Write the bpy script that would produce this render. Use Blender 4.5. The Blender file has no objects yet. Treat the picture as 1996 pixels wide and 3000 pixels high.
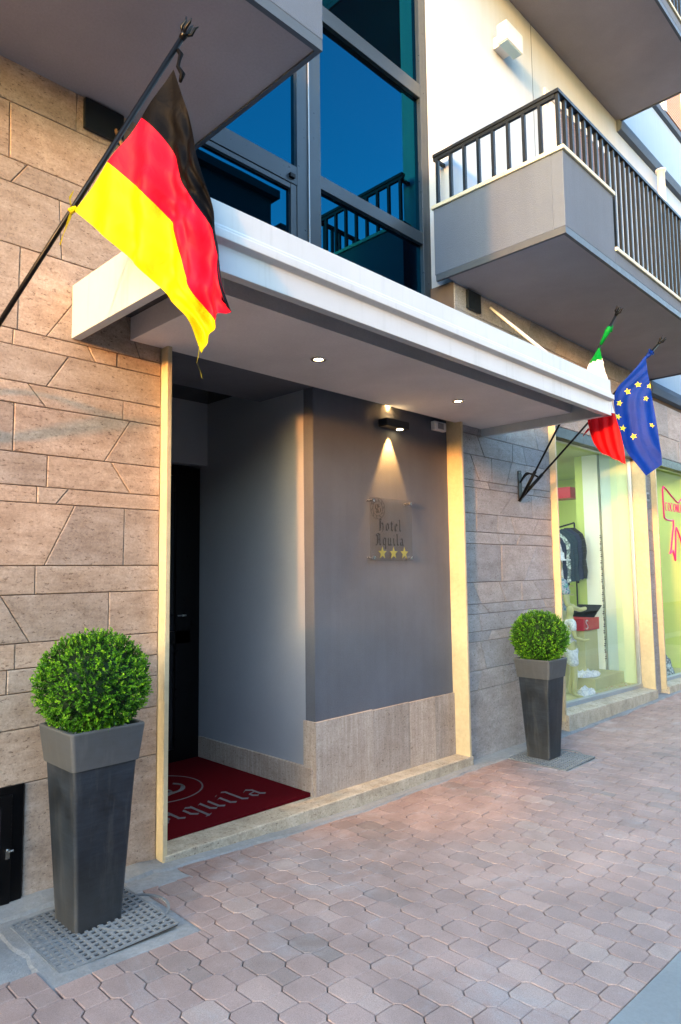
import bpy, math, random
from mathutils import Vector, Matrix, noise
R = math.radians
scene = bpy.context.scene
col = scene.collection
random.seed(7)

# ------------------------------------------------------------------ helpers
def tag(o, label=None, cat=None, group=None, kind=None):
    if label: o['label'] = label
    if cat: o['category'] = cat
    if group: o['group'] = group
    if kind: o['kind'] = kind
    return o

def empty(name, loc=(0, 0, 0), label=None, cat=None, group=None):
    o = bpy.data.objects.new(name, None); col.objects.link(o)
    o.location = loc; o.empty_display_size = .1
    return tag(o, label, cat, group)

def root_loc(p):
    v = Vector((0, 0, 0))
    while p is not None:
        v += p.location; p = p.parent
    return v

class MB:
    def __init__(s): s.v = []; s.f = []; s.t = []; s.m = []
    def poly(s, pts, tint=.5, m=0):
        i = len(s.v); s.v += [tuple(p) for p in pts]; s.f.append(list(range(i, i+len(pts)))); s.t.append(tint); s.m.append(m)
    def hexa(s, P, tint=.5, m=0):
        # P: 8 pts, 0-3 bottom ccw seen from above, 4-7 top
        i = len(s.v); s.v += [tuple(p) for p in P]
        for q in ((3, 2, 1, 0), (4, 5, 6, 7), (0, 1, 5, 4), (1, 2, 6, 5), (2, 3, 7, 6), (3, 0, 4, 7)):
            s.f.append([i+k for k in q]); s.t.append(tint); s.m.append(m)
    def box(s, x0, x1, y0, y1, z0, z1, tint=.5, m=0):
        s.hexa([(x0, y0, z0), (x1, y0, z0), (x1, y1, z0), (x0, y1, z0), (x0, y0, z1), (x1, y0, z1), (x1, y1, z1), (x0, y1, z1)], tint, m)
        return s
    def bar(s, a, b, w, h=None, up=(0, 0, 1), tint=.5, m=0):
        a = Vector(a); b = Vector(b); d = (b-a).normalized(); h = h or w
        u = Vector(up)
        if abs(d.dot(u)) > .98: u = Vector((0, 1, 0))
        r = d.cross(u).normalized()*w/2; q = r.cross(d).normalized()*h/2
        s.hexa([a-r-q, b-r-q, b+r-q, a+r-q, a-r+q, b-r+q, b+r+q, a+r+q], tint, m)
    def tube(s, pts, rad, n=10, tint=.5, m=0, caps=True):
        pts = [Vector(p) for p in pts]; N = len(pts)
        rads = rad if isinstance(rad, (list, tuple)) else [rad]*N
        base = len(s.v); prev = None
        for k, p in enumerate(pts):
            d = (pts[min(k+1, N-1)]-pts[max(k-1, 0)]).normalized()
            if prev is None:
                u = Vector((0, 0, 1)) if abs(d.z) < .9 else Vector((1, 0, 0))
                r = d.cross(u).normalized()
            else:
                r = (prev - d*prev.dot(d)).normalized()
            prev = r; q = d.cross(r)
            for j in range(n):
                a = 2*math.pi*j/n
                s.v.append(tuple(p+(r*math.cos(a)+q*math.sin(a))*rads[k]))
        for k in range(N-1):
            for j in range(n):
                s.f.append([base+k*n+j, base+k*n+(j+1) % n, base+(k+1)*n+(j+1) % n, base+(k+1)*n+j]); s.t.append(tint); s.m.append(m)
        if caps:
            s.f.append([base+j for j in range(n)][::-1]); s.t.append(tint); s.m.append(m)
            s.f.append([base+(N-1)*n+j for j in range(n)]); s.t.append(tint); s.m.append(m)
    def lathe(s, prof, c, n=24, tint=.5, m=0):
        base = len(s.v)
        for (r, z) in prof:
            for j in range(n):
                a = 2*math.pi*j/n; s.v.append((c[0]+r*math.cos(a), c[1]+r*math.sin(a), c[2]+z))
        for k in range(len(prof)-1):
            for j in range(n):
                s.f.append([base+k*n+j, base+k*n+(j+1) % n, base+(k+1)*n+(j+1) % n, base+(k+1)*n+j]); s.t.append(tint); s.m.append(m)
    def prism(s, prof, ax, a0, a1, tint=.5, m=0):
        # extrude closed profile (list of 2D) along axis ax between a0 and a1
        def mk(p, a):
            if ax == 0: return (a, p[0], p[1])
            if ax == 1: return (p[0], a, p[1])
            return (p[0], p[1], a)
        n = len(prof); i = len(s.v)
        s.v += [mk(p, a0) for p in prof]+[mk(p, a1) for p in prof]
        for k in range(n):
            s.f.append([i+k, i+(k+1) % n, i+n+(k+1) % n, i+n+k]); s.t.append(tint); s.m.append(m)
        s.f.append([i+k for k in range(n)][::-1]); s.f.append([i+n+k for k in range(n)]); s.t += [tint]*2; s.m += [m]*2
    def panel(s, quad, front, back, gap=.0022, ch=.0032, tint=.5):
        # bevelled slab in XZ plane facing -y; quad = 4 (x,z) ccw seen from the street
        c = [Vector((p[0], p[1])) for p in quad]
        def inset(d):
            out = []; n = len(c)
            for k in range(n):
                p0, p1, p2 = c[k-1], c[k], c[(k+1) % n]
                e1 = (p1-p0).normalized(); e2 = (p2-p1).normalized()
                n1 = Vector((-e1.y, e1.x)); n2 = Vector((-e2.y, e2.x))
                den = 1+n1.dot(n2)
                out.append(p1+(n1+n2)*d/max(den, .3))
            return out
        A = inset(gap); B = inset(gap+ch); n = len(c); i = len(s.v)
        s.v += [(p.x, back, p.y) for p in A]+[(p.x, front+ch*.8, p.y) for p in A]+[(p.x, front, p.y) for p in B]
        for k in range(n):
            for q in (0, 1):
                s.f.append([i+q*n+k, i+q*n+(k+1) % n, i+(q+1)*n+(k+1) % n, i+(q+1)*n+k]); s.t.append(tint); s.m.append(0)
        s.f.append([i+2*n+k for k in range(n)]); s.t.append(tint); s.m.append(0)
    def build(s, name, mats, parent=None, smooth=False, bevel=0, label=None, kind=None, cat=None, group=None, fixn=True):
        me = bpy.data.meshes.new(name)
        L = root_loc(parent)
        me.from_pydata([(a-L.x, b-L.y, c-L.z) for a, b, c in s.v], [], s.f)
        at = me.attributes.new('tint', 'FLOAT_COLOR', 'FACE')
        for i, t in enumerate(s.t): at.data[i].color = (t, t, t, 1)
        if not isinstance(mats, (list, tuple)): mats = [mats]
        for m in mats: me.materials.append(m)
        for i, m in enumerate(s.m): me.polygons[i].material_index = m
        if fixn:
            import bmesh
            bm = bmesh.new(); bm.from_mesh(me); bmesh.ops.recalc_face_normals(bm, faces=bm.faces); bm.to_mesh(me); bm.free()
        if smooth:
            for p in me.polygons: p.use_smooth = True
        o = bpy.data.objects.new(name, me); col.objects.link(o)
        if parent is not None: o.parent = parent
        if bevel:
            b = o.modifiers.new('bevel', 'BEVEL'); b.width = bevel; b.segments = 2; b.limit_method = 'ANGLE'; b.angle_limit = R(35)
        return tag(o, label, cat, group, kind)

def copy_tree(o, parent=None):
    kids = [c for c in bpy.data.objects if c.parent == o]
    c = o.copy(); col.objects.link(c); c.parent = parent
    for k in kids: copy_tree(k, c)
    return c

# ------------------------------------------------------------------ materials
class NT:
    def __init__(s, name):
        s.mat = bpy.data.materials.new(name); s.mat.use_nodes = True
        s.n = s.mat.node_tree.nodes; s.l = s.mat.node_tree.links
        s.n.clear(); s.out = s.n.new('ShaderNodeOutputMaterial')
    def node(s, t, **k):
        n = s.n.new(t)
        for a, v in k.items():
            if a.startswith('i_'): n.inputs[a[2:].replace('_', ' ')].default_value = v
            else: setattr(n, a, v)
        return n
    def coord(s, scale=(1, 1, 1), off=0, rot=(0, 0, 0)):
        tc = s.node('ShaderNodeTexCoord'); mp = s.node('ShaderNodeMapping')
        mp.inputs['Scale'].default_value = scale; mp.inputs['Rotation'].default_value = rot
        s.l.new(tc.outputs['Object'], mp.inputs['Vector'])
        if off:
            at = s.node('ShaderNodeAttribute', attribute_name='tint')
            sc = s.node('ShaderNodeVectorMath', operation='SCALE'); sc.inputs['Scale'].default_value = off
            s.l.new(at.outputs['Color'], sc.inputs[0])
            ad = s.node('ShaderNodeVectorMath', operation='ADD')
            s.l.new(mp.outputs[0], ad.inputs[0]); s.l.new(sc.outputs[0], ad.inputs[1]); return ad.outputs[0]
        return mp.outputs[0]
    def noise(s, vec, scale, detail=6, rough=.6, dist=0):
        n = s.node('ShaderNodeTexNoise'); n.inputs['Scale'].default_value = scale; n.inputs['Detail'].default_value = detail
        n.inputs['Roughness'].default_value = rough; n.inputs['Distortion'].default_value = dist
        s.l.new(vec, n.inputs['Vector']); return n.outputs['Fac']
    def ramp(s, fac, stops):
        r = s.node('ShaderNodeValToRGB'); e = r.color_ramp.elements
        while len(e) < len(stops): e.new(.5)
        for k, (p, c) in enumerate(stops):
            e[k].position = p; e[k].color = (c if len(c) == 4 else (*c, 1)) if isinstance(c, tuple) else (c, c, c, 1)
        s.l.new(fac, r.inputs[0]); return r.outputs[0]
    def mix(s, a, b, fac, mode='MIX'):
        m = s.node('ShaderNodeMix', data_type='RGBA', blend_type=mode)
        for k, v in ((6, a), (7, b), (0, fac)):
            if hasattr(v, 'links') or hasattr(v, 'is_linked'): s.l.new(v, m.inputs[k])
            elif k == 0: m.inputs[0].default_value = v
            else: m.inputs[k].default_value = (*v, 1) if len(v) == 3 else v
        return m.outputs[2]
    def tint(s): return s.node('ShaderNodeAttribute', attribute_name='tint').outputs['Color']
    def bump(s, h, strength=.2, dist=.01):
        b = s.node('ShaderNodeBump'); b.inputs['Strength'].default_value = strength; b.inputs['Distance'].default_value = dist
        s.l.new(h, b.inputs['Height']); return b.outputs[0]
    def pbr(s, color=None, rough=.7, metal=0, bump=None, spec=None, **k):
        p = s.node('ShaderNodeBsdfPrincipled')
        if color is not None:
            if isinstance(color, tuple): p.inputs['Base Color'].default_value = (*color, 1)
            else: s.l.new(color, p.inputs['Base Color'])
        if isinstance(rough, (int, float)): p.inputs['Roughness'].default_value = rough
        else: s.l.new(rough, p.inputs['Roughness'])
        p.inputs['Metallic'].default_value = metal
        if spec is not None: p.inputs['Specular IOR Level'].default_value = spec
        if bump is not None: s.l.new(bump, p.inputs['Normal'])
        for a, v in k.items(): p.inputs[a.replace('_', ' ')].default_value = v
        s.l.new(p.outputs[0], s.out.inputs[0]); return p

def m_stone(name, c_lo, c_mid, c_hi, stretch=(2.0, 2.0, 9), pits=1.0, tn=((.76, .76, .78), (1, .98, .96), (1.08, .98, .90))):
    t = NT(name)
    v = t.coord(stretch, 40); vf = t.coord((1, 1, 1), 40)
    a = t.noise(v, 1.6, 8, .7, .25)
    c = t.ramp(a, [(.30, c_lo), (.5, c_mid), (.70, c_hi)])
    c = t.mix(c, t.ramp(t.tint(), [(0, tn[0]), (.5, tn[1]), (1, tn[2])]), 1.0, 'MULTIPLY')
    cl = t.noise(vf, 7, 6, .7, .5)                                    # cloudy patches inside a slab
    c = t.mix(c, t.ramp(cl, [(.32, (.84, .80, .76)), (.6, (1.06, 1.06, 1.06))]), .9, 'MULTIPLY')
    st = t.noise(t.coord((.7, .7, .9)), 1.3, 5, .6)                   # broad weathering
    c = t.mix(c, t.ramp(st, [(.35, (.88, .84, .80)), (.6, (1, 1, 1))]), .9, 'MULTIPLY')
    pit = t.noise(t.coord((16, 16, 38), 40), 2.2, 5, .8, .2)
    pm = t.ramp(pit, [(.37, 0.), (.42, 1.)])
    c = t.mix(t.mix(c, (.42, .36, .32), 1.0, 'MULTIPLY'), c, t.mix((1-pits,)*3, (1, 1, 1), pm) if pits < 1 else pm)
    fine = t.noise(vf, 75, 5, .8)
    c = t.mix(c, t.ramp(fine, [(.28, .62), (.7, 1.25)]), .85, 'MULTIPLY')
    h = t.mix(pm, fine, .35)
    t.pbr(c, .68, bump=t.bump(h, .5, .004)); return t.mat

def m_plaster(name, c, rough=.85, var=.1, grain=90, bs=.25, bd=.003, stain=0):
    t = NT(name)
    big = t.noise(t.coord((1, 1, 1)), 1.6, 5, .6)
    fine = t.noise(t.coord((1, 1, 1)), grain, 5, .75)
    cc = t.mix(c, t.ramp(big, [(.3, 1-var), (.7, 1+var)]), 1.0, 'MULTIPLY')
    cc = t.mix(cc, t.ramp(fine, [(.3, 1-var*.8), (.7, 1+var*.8)]), .8, 'MULTIPLY')
    if stain:
        dr = t.noise(t.coord((9, 9, .5)), 1.5, 6, .65)
        cc = t.mix(cc, t.ramp(dr, [(.35, 1-stain), (.6, 1.)]), 1.0, 'MULTIPLY')
    t.pbr(cc, rough, bump=t.bump(fine, bs, bd)); return t.mat

def m_flat(name, c, rough=.5, metal=0, spec=None, var=.06, scale=20, **k):
    t = NT(name)
    n = t.noise(t.coord(), scale, 4, .6)
    cc = t.mix(c, t.ramp(n, [(.3, 1-var), (.7, 1+var)]), 1.0, 'MULTIPLY')
    rr = t.ramp(n, [(.3, max(0, rough-.08)), (.7, min(1, rough+.08))])
    t.pbr(cc, rr, metal, spec=spec, **k); return t.mat

def m_emit(name, c, s):
    t = NT(name); e = t.node('ShaderNodeEmission'); e.inputs[0].default_value = (*c, 1); e.inputs[1].default_value = s
    t.l.new(e.outputs[0], t.out.inputs[0]); return t.mat

def m_glass_clear(name, ior=1.5, tint=(1, 1, 1), base=0.0):
    t = NT(name)
    tr = t.node('ShaderNodeBsdfTransparent'); tr.inputs[0].default_value = (*tint, 1)
    gl = t.node('ShaderNodeBsdfGlossy'); gl.inputs['Roughness'].default_value = .015
    lw = t.node('ShaderNodeLayerWeight'); lw.inputs[0].default_value = .5
    pw = t.node('ShaderNodeMath', operation='POWER'); pw.inputs[1].default_value = 4; t.l.new(lw.outputs['Facing'], pw.inputs[0])
    fr = t.node('ShaderNodeMath', operation='MULTIPLY_ADD'); fr.inputs[1].default_value = ior; fr.inputs[2].default_value = .04; t.l.new(pw.outputs[0], fr.inputs[0])
    nz = t.noise(t.coord(), 1.2, 2, .5)
    t.l.new(t.bump(nz, .02, .02), gl.inputs['Normal'])
    mx = t.node('ShaderNodeMixShader')
    ad = t.node('ShaderNodeMath', operation='ADD', use_clamp=True); ad.inputs[1].default_value = base
    t.l.new(fr.outputs[0], ad.inputs[0]); t.l.new(ad.outputs[0], mx.inputs[0])
    t.l.new(tr.outputs[0], mx.inputs[1]); t.l.new(gl.outputs[0], mx.inputs[2]); t.l.new(mx.outputs[0], t.out.inputs[0]); return t.mat

def m_mirror_glass(name):
    t = NT(name)
    gl = t.node('ShaderNodeBsdfGlossy'); gl.inputs['Roughness'].default_value = .01; gl.inputs[0].default_value = (.002, .062, .115, 1)  # blue of the reflected sky put into the glossy colour
    nz = t.noise(t.coord(), .8, 2, .5); t.l.new(t.bump(nz, .02, .03), gl.inputs['Normal'])
    df = t.node('ShaderNodeBsdfDiffuse'); df.inputs[0].default_value = (.004, .006, .012, 1)
    mx = t.node('ShaderNodeMixShader'); mx.inputs[0].default_value = .85
    t.l.new(df.outputs[0], mx.inputs[1]); t.l.new(gl.outputs[0], mx.inputs[2]); t.l.new(mx.outputs[0], t.out.inputs[0]); return t.mat

M = {}
M['stone'] = m_stone('travertine_cladding', (.34, .255, .195), (.45, .355, .28), (.53, .435, .36))
M['stone_skylit'] = m_stone('skylit_travertine_cladding', (.25, .255, .27), (.32, .328, .35), (.38, .39, .415))  # same stone as the left; bluish skylight tone put into its colour
M['mortar'] = m_plaster('dark_joint_mortar', (.10, .075, .06))
M['cream'] = m_plaster('cream_marble_jamb', (.54, .44, .27), .45, .16, 22, .06, .001)
M['wains'] = m_stone('vertical_grain_travertine', (.36, .29, .24), (.46, .385, .33), (.54, .47, .41), (22, 22, 1.2))
M['sill'] = m_stone('worn_sill_stone', (.36, .31, .24), (.50, .44, .34), (.60, .54, .44), (5, 5, 3))
M['dkplaster'] = m_plaster('dark_grey_plaster', (.098, .106, .130), .75, .14, 110, .7, .004, .07)
M['ltplaster'] = m_plaster('light_grey_corridor_paint', (.29, .30, .33), .75, .06, 110, .4, .002)
M['soffit'] = m_plaster('grey_soffit_plaster', (.29, .265, .28), .9, .1, 70, .6, .004)
M['csoffit'] = m_plaster('canopy_soffit_plaster', (.62, .58, .58), .9, .1, 70, .6, .004)
M['soffit_dk'] = m_plaster('dark_soffit_paint', (.06, .06, .065), .8)
M['balc'] = m_plaster('blue_grey_balcony_plaster', (.078, .108, .16), .9, .07, 80, .7, .004, .06)
M['white'] = m_plaster('white_render', (.38, .45, .54), .85, .04, 80, .4, .002, .05)
M['canopy'] = m_flat('white_painted_metal', (.52, .565, .60), .45, var=.05, scale=6)
def m_canopy():
    t = NT('white_canopy_paint')
    a = t.noise(t.coord((14, 14, .8)), 1.2, 5, .65); b_ = t.noise(t.coord(), 3, 5, .6)
    c = t.mix((.42, .465, .50), t.ramp(a, [(.30, .86), (.46, 1.)]), 1., 'MULTIPLY')
    c = t.mix(c, t.ramp(b_, [(.3, .94), (.7, 1.04)]), 1., 'MULTIPLY')
    t.pbr(c, .45); return t.mat
M['canopy'] = m_canopy()
M['coping'] = m_flat('pale_coping_stone', (.44, .45, .36), .6, var=.12, scale=18)
M['drip'] = m_flat('dark_drip_edge_paint', (.05, .065, .085), .5)
M['metal_dk'] = m_flat('dark_painted_steel', (.007, .011, .016), .42, spec=.3)
M['frame'] = m_flat('anthracite_window_frame', (.020, .030, .042), .35, spec=.6)
M['black'] = m_flat('black_metal', (.002, .002, .0025), .35, spec=.2)
M['blackgloss'] = m_flat('black_gloss_panel', (.008, .008, .01), .15)
M['chrome'] = m_flat('brushed_steel', (.6, .6, .58), .25, 1)
M['alu'] = m_flat('grey_aluminium', (.42, .45, .48), .4, .6)
M['mglass'] = m_mirror_glass('sky_tinted_reflective_glass')
M['glass'] = m_glass_clear('shop_window_glass', .8, (.95, .98, .95), .02)
M['acrylic'] = m_glass_clear('acrylic_plate', .5, (.93, .92, .91), .0)
M['ink'] = m_flat('black_lettering', (.012, .012, .016), .5)
M['gold'] = m_flat('yellow_star_vinyl', (.22, .21, .045), .5)
M['white_pl'] = m_flat('white_plastic', (.62, .62, .62), .4)

def m_planter():
    t = NT('graphite_planter_resin')
    a = t.noise(t.coord((3, 3, 30)), 2.5, 6, .7)
    b = t.noise(t.coord((1, 1, 1)), 5, 6, .65, .4)
    g = t.node('ShaderNodeNewGeometry')
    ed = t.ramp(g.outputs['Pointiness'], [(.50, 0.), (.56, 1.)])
    c = t.ramp(a, [(.3, (.007, .011, .017)), (.7, (.017, .022, .030))])
    c = t.mix(c, t.ramp(b, [(.35, .55), (.7, 1.8)]), 1.0, 'MULTIPLY')
    dd_ = t.noise(t.coord((10, 10, 1.2)), 2.0, 6, .7)
    c = t.mix(c, (.085, .083, .078), t.ramp(dd_, [(.52, 0.), (.78, .55)]))          # dusty water marks
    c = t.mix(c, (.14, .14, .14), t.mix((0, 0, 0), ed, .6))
    t.pbr(c, .5, bump=t.bump(a, .25, .002), spec=.4); return t.mat
M['planter'] = m_planter()

def m_paver():
    t = NT('pink_concrete_pavers')
    c = t.ramp(t.tint(), [(0, (.275, .225, .20)), (.3, (.35, .255, .222)), (.7, (.405, .285, .243)), (1, (.45, .345, .295))])
    b = t.noise(t.coord(), 2.2, 6, .65, .4)
    c = t.mix(c, t.ramp(b, [(.35, .80), (.65, 1.12)]), .9, 'MULTIPLY')
    gr = t.noise(t.coord(), 1.1, 7, .7, .8)
    c = t.mix(c, (.42, .425, .43), t.ramp(gr, [(.55, 0.), (.72, .5)]))
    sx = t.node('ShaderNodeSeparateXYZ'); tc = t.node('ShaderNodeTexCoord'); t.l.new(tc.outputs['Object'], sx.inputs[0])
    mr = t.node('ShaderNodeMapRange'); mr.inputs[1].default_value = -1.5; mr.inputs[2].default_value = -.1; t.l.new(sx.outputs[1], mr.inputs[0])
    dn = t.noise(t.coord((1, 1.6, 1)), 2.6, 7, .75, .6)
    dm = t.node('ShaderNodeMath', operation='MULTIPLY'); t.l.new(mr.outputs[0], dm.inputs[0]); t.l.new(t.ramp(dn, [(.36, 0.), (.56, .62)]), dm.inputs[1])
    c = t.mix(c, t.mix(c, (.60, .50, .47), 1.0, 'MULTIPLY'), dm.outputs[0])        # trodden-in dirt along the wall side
    f = t.noise(t.coord(), 260, 3, .8)
    c = t.mix(c, t.ramp(f, [(.25, .5), (.5, 1.), (.75, 1.35)]), .85, 'MULTIPLY')
    sp = t.noise(t.coord(), 9, 3, .5)
    c = t.mix((.07, .065, .06), c, t.ramp(sp, [(.20, 0.), (.235, 1.)]))
    t.pbr(c, .8, bump=t.bump(f, .5, .002)); return t.mat
M['paver'] = m_paver()
M['joint'] = m_plaster('joint_sand', (.035, .03, .028), .95, .35, 60, .8, .004)
M['cement'] = m_plaster('rough_cement', (.25, .25, .245), .95, .25, 35, 1., .006)
M['kerb'] = m_plaster('kerb_concrete', (.26, .275, .27), .85, .12, 60, .6, .003)
M['asphalt'] = m_plaster('asphalt', (.06, .06, .062), .9, .2, 150, .8, .004)
M['plate'] = m_plaster('weathered_cast_iron', (.17, .18, .185), .7, .3, 60, .7, .003)
M['pit'] = m_plaster('dark_grate_pits', (.05, .045, .04))  # dark plate seen between the raised bars of the cover

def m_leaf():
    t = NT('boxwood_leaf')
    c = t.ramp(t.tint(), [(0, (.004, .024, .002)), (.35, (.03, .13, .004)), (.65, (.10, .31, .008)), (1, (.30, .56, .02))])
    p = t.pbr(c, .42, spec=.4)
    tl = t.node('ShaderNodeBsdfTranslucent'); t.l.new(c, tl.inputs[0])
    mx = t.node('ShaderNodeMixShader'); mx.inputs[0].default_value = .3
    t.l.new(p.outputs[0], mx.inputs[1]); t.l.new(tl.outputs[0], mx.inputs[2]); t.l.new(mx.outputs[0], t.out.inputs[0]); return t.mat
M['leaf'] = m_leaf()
M['core'] = m_plaster('dark_foliage_core', (.008, .03, .006))
M['twig'] = m_plaster('bark', (.10, .07, .045))
M['soil'] = m_plaster('soil', (.05, .035, .025))

def m_cloth(name, c, trans=.2, sheen=.15):
    t = NT(name)
    w = t.noise(t.coord((1, 1, 1)), 300, 2, .6)
    big = t.noise(t.coord(), 5, 4, .5)
    cr = t.noise(t.coord((1, 1, 1)), 16, 3, .5, 1.2)
    wv = t.node('ShaderNodeTexWave'); wv.inputs['Scale'].default_value = 160; t.l.new(t.coord(), wv.inputs['Vector'])
    cc = t.mix(c, t.ramp(big, [(.3, .80), (.65, 1.08)]), 1.0, 'MULTIPLY')
    cc = t.mix(cc, t.ramp(wv.outputs['Fac'], [(0, .93), (1, 1.03)]), 1.0, 'MULTIPLY')
    p = t.pbr(cc, .55, bump=t.bump(t.mix(big, cr, .5), .55, .016), spec=sheen)
    tl = t.node('ShaderNodeBsdfTranslucent'); tl.inputs[0].default_value = (*c, 1)
    mx = t.node('ShaderNodeMixShader'); mx.inputs[0].default_value = trans
    t.l.new(p.outputs[0], mx.inputs[1]); t.l.new(tl.outputs[0], mx.inputs[2]); t.l.new(mx.outputs[0], t.out.inputs[0]); return t.mat
M['f_black'] = m_cloth('black_flag_cloth', (.0022, .0022, .0028), .02, .05)
M['f_red'] = m_cloth('crimson_flag_cloth', (.50, .003, .024))
M['f_yellow'] = m_cloth('yellow_flag_cloth', (.66, .52, .0))
M['f_green'] = m_cloth('green_flag_cloth', (.0, .24, .035))
M['f_white'] = m_cloth('white_flag_cloth', (.85, .83, .88))
M['f_red2'] = m_cloth('red_flag_cloth', (.50, .002, .006))
M['f_blue'] = m_cloth('blue_flag_cloth', (.001, .025, .22), .12)
M['f_star'] = m_cloth('yellow_star_cloth', (.9, .72, .05), .1)
M['rope'] = m_plaster('cream_rope', (.62, .58, .50), .9, .2, 120)
M['ropebrown'] = m_plaster('brown_stay_rope', (.20, .12, .07), .9, .2, 120)

def m_mat():
    t = NT('dark_red_entrance_mat')
    f = t.noise(t.coord(), 220, 3, .8)
    c = t.mix((.085, .003, .006), t.ramp(f, [(.3, .6), (.7, 1.35)]), 1., 'MULTIPLY')
    t.pbr(c, .95, bump=t.bump(f, .7, .004), spec=.05); return t.mat
M['mat'] = m_mat()
M['matgrey'] = m_plaster('grey_mat_print', (.12, .115, .12), .95, .2, 200)
M['shop_green'] = m_plaster('lime_shop_wall', (.40, .48, .22), .7, .04)
M['shop_yellow'] = m_plaster('yellow_shop_wall', (.52, .64, .17), .7, .04)
M['shop_pale'] = m_plaster('pale_green_panel', (.55, .70, .46), .7, .04)
M['shop_teal'] = m_plaster('pale_teal_panel', (.48, .62, .60), .5, .04)
M['shop_white'] = m_plaster('shop_white', (.80, .84, .76), .7, .04)
M['shop_floor'] = m_plaster('shop_floor_olive', (.50, .50, .26), .6, .12)
M['skin'] = m_flat('mannequin_shell', (.52, .50, .22), .4)
M['navy'] = m_cloth('navy_fabric', (.012, .02, .06), .05)
M['jean'] = m_cloth('dark_teal_fabric', (.012, .035, .06), .05)
M['redbox'] = m_flat('red_gift_box', (.45, .01, .03), .4)
M['pink'] = m_flat('pink_window_vinyl', (.68, .02, .16), .4)
M['lampwarm'] = m_emit('warm_lamp', (1, .72, .35), 3)
M['lampwhite'] = m_emit('shop_ceiling_lamp', (1, .97, .82), 1.2)
M['opp'] = m_plaster('opposite_facade', (.22, .21, .20))
M['oppdark'] = m_plaster('dark_opposite_facade', (.018, .018, .022))
M['opproof'] = m_plaster('opposite_roof_tiles', (.12, .06, .045))
M['orange'] = m_flat('orange_shutter', (.55, .22, .06), .5)
M['pebble'] = m_plaster('white_pebbles', (.62, .62, .60), .7, .15)

def m_print(name, a, b, c, scale):
    t = NT(name)
    v = t.node('ShaderNodeTexVoronoi'); v.inputs['Scale'].default_value = scale; t.l.new(t.coord(), v.inputs['Vector'])
    n = t.noise(t.coord(), scale*.7, 4, .7, 1.5)
    cc = t.mix(t.ramp(v.outputs['Distance'], [(.25, a), (.5, b)]), c, t.ramp(n, [(.5, 0.), (.56, 1.)]))
    t.pbr(cc, .8); return t.mat
M['floral'] = m_print('floral_fabric', (.05, .09, .22), (.55, .5, .6), (.10, .35, .30), 30)
M['zebra'] = m_print('black_white_print', (.7, .75, .75), (.10, .14, .16), (.45, .55, .55), 22)
M['scarf'] = m_print('white_lace_fabric', (.75, .78, .80), (.55, .58, .62), (.80, .80, .82), 35)

# ------------------------------------------------------------------ ground
def gz(x):
    P = [(-40, .3), (-3, .17), (0, .10), (1.3, .058), (2.0, .022), (2.9, -.035), (3.6, -.068), (5, -.074), (7, -.095), (10, -.1), (90, -.1)]
    for (a, b), (c, d) in zip(P, P[1:]):
        if x <= c: return b+(d-b)*(x-a)/(c-a)
    return P[-1][1]

xs = [-40, -20, -10, -6, -4] + [-3+.25*k for k in range(60)] + [13, 16, 20, 30, 45, 60]
def strip(name, y0, y1, dz0, dz1, mat, label=None, kind='structure', X=xs):
    b = MB()
    for a, c in zip(X, X[1:]):
        b.poly([(a, y0, gz(a)+dz0), (c, y0, gz(c)+dz0), (c, y1, gz(c)+dz1), (a, y1, gz(a)+dz1)])
    return b.build(name, mat, kind=kind, label=label, fixn=False)
strip('ground', -60, 60, -.35, -.35, M['asphalt'], 'flat dark ground under the street and the buildings', X=[-90, -40, 0, 40, 90])
strip('road', -7.2, -2.76, -.13, -.13, M['asphalt'], 'dark asphalt road beyond the kerb of the pavement')
k = MB()
for a, c in zip(xs, xs[1:]):
    k.hexa([(a, -2.75, gz(a)-.25), (c, -2.75, gz(c)-.25), (c, -2.326, gz(c)-.25), (a, -2.326, gz(a)-.25), (a, -2.75, gz(a)-.004), (c, -2.75, gz(c)-.004), (c, -2.326, gz(c)-.001), (a, -2.326, gz(a)-.001)])
k.build('kerb', M['kerb'], kind='structure', label='smooth pale concrete kerb strip at the edge of the paved walk')
strip('pavement_bed', -2.33, .3, -.017, -.017, M['joint'], 'sandy bed showing in the joints between the pink pavers')

# pavers : octagon + square interlock, lattice at 45 degrees
def clip(poly, flags, nx, ny, d):
    # keep nx*x+ny*y <= d ; flags = per-edge gap
    out = []; fo = []; n = len(poly)
    for i in range(n):
        p, q = poly[i], poly[(i+1) % n]
        a = nx*p[0]+ny*p[1]-d; b = nx*q[0]+ny*q[1]-d
        if a <= 0: out.append(p); fo.append(flags[i])
        if (a <= 0) != (b <= 0):
            t = a/(a-b); r = (p[0]+(q[0]-p[0])*t, p[1]+(q[1]-p[1])*t)
            if a <= 0: out.append(r); fo.append(.002)
            else: out.append(r); fo.append(flags[i])
    return out, fo
def inset_poly(poly, gaps, extra):
    n = len(poly); lines = []
    for i in range(n):
        p, q = Vector(poly[i]), Vector(poly[(i+1) % n]); e = (q-p)
        if e.length < 1e-5: e = Vector((1e-5, 0))
        e.normalize(); nn = Vector((-e.y, e.x)); lines.append((p+nn*(gaps[i]+extra), e))
    out = []
    for i in range(n):
        p, e = lines[i-1]; q, f = lines[i]
        cr = e.x*f.y-e.y*f.x
        if abs(cr) < 1e-4: out.append(q); continue
        t = ((q.x-p.x)*f.y-(q.y-p.y)*f.x)/cr; out.append(p+e*t)
    return out
def area(p): return .5*sum(p[i][0]*p[(i+1) % len(p)][1]-p[(i+1) % len(p)][0]*p[i][1] for i in range(len(p)))
pv = MB(); rnd = random.Random(3)
W = .2425   # lattice pitch along x and y ( = .1715*sqrt2 )
ox, oy = 2.065, -1.446
s2 = .049   # half side of the square
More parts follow.
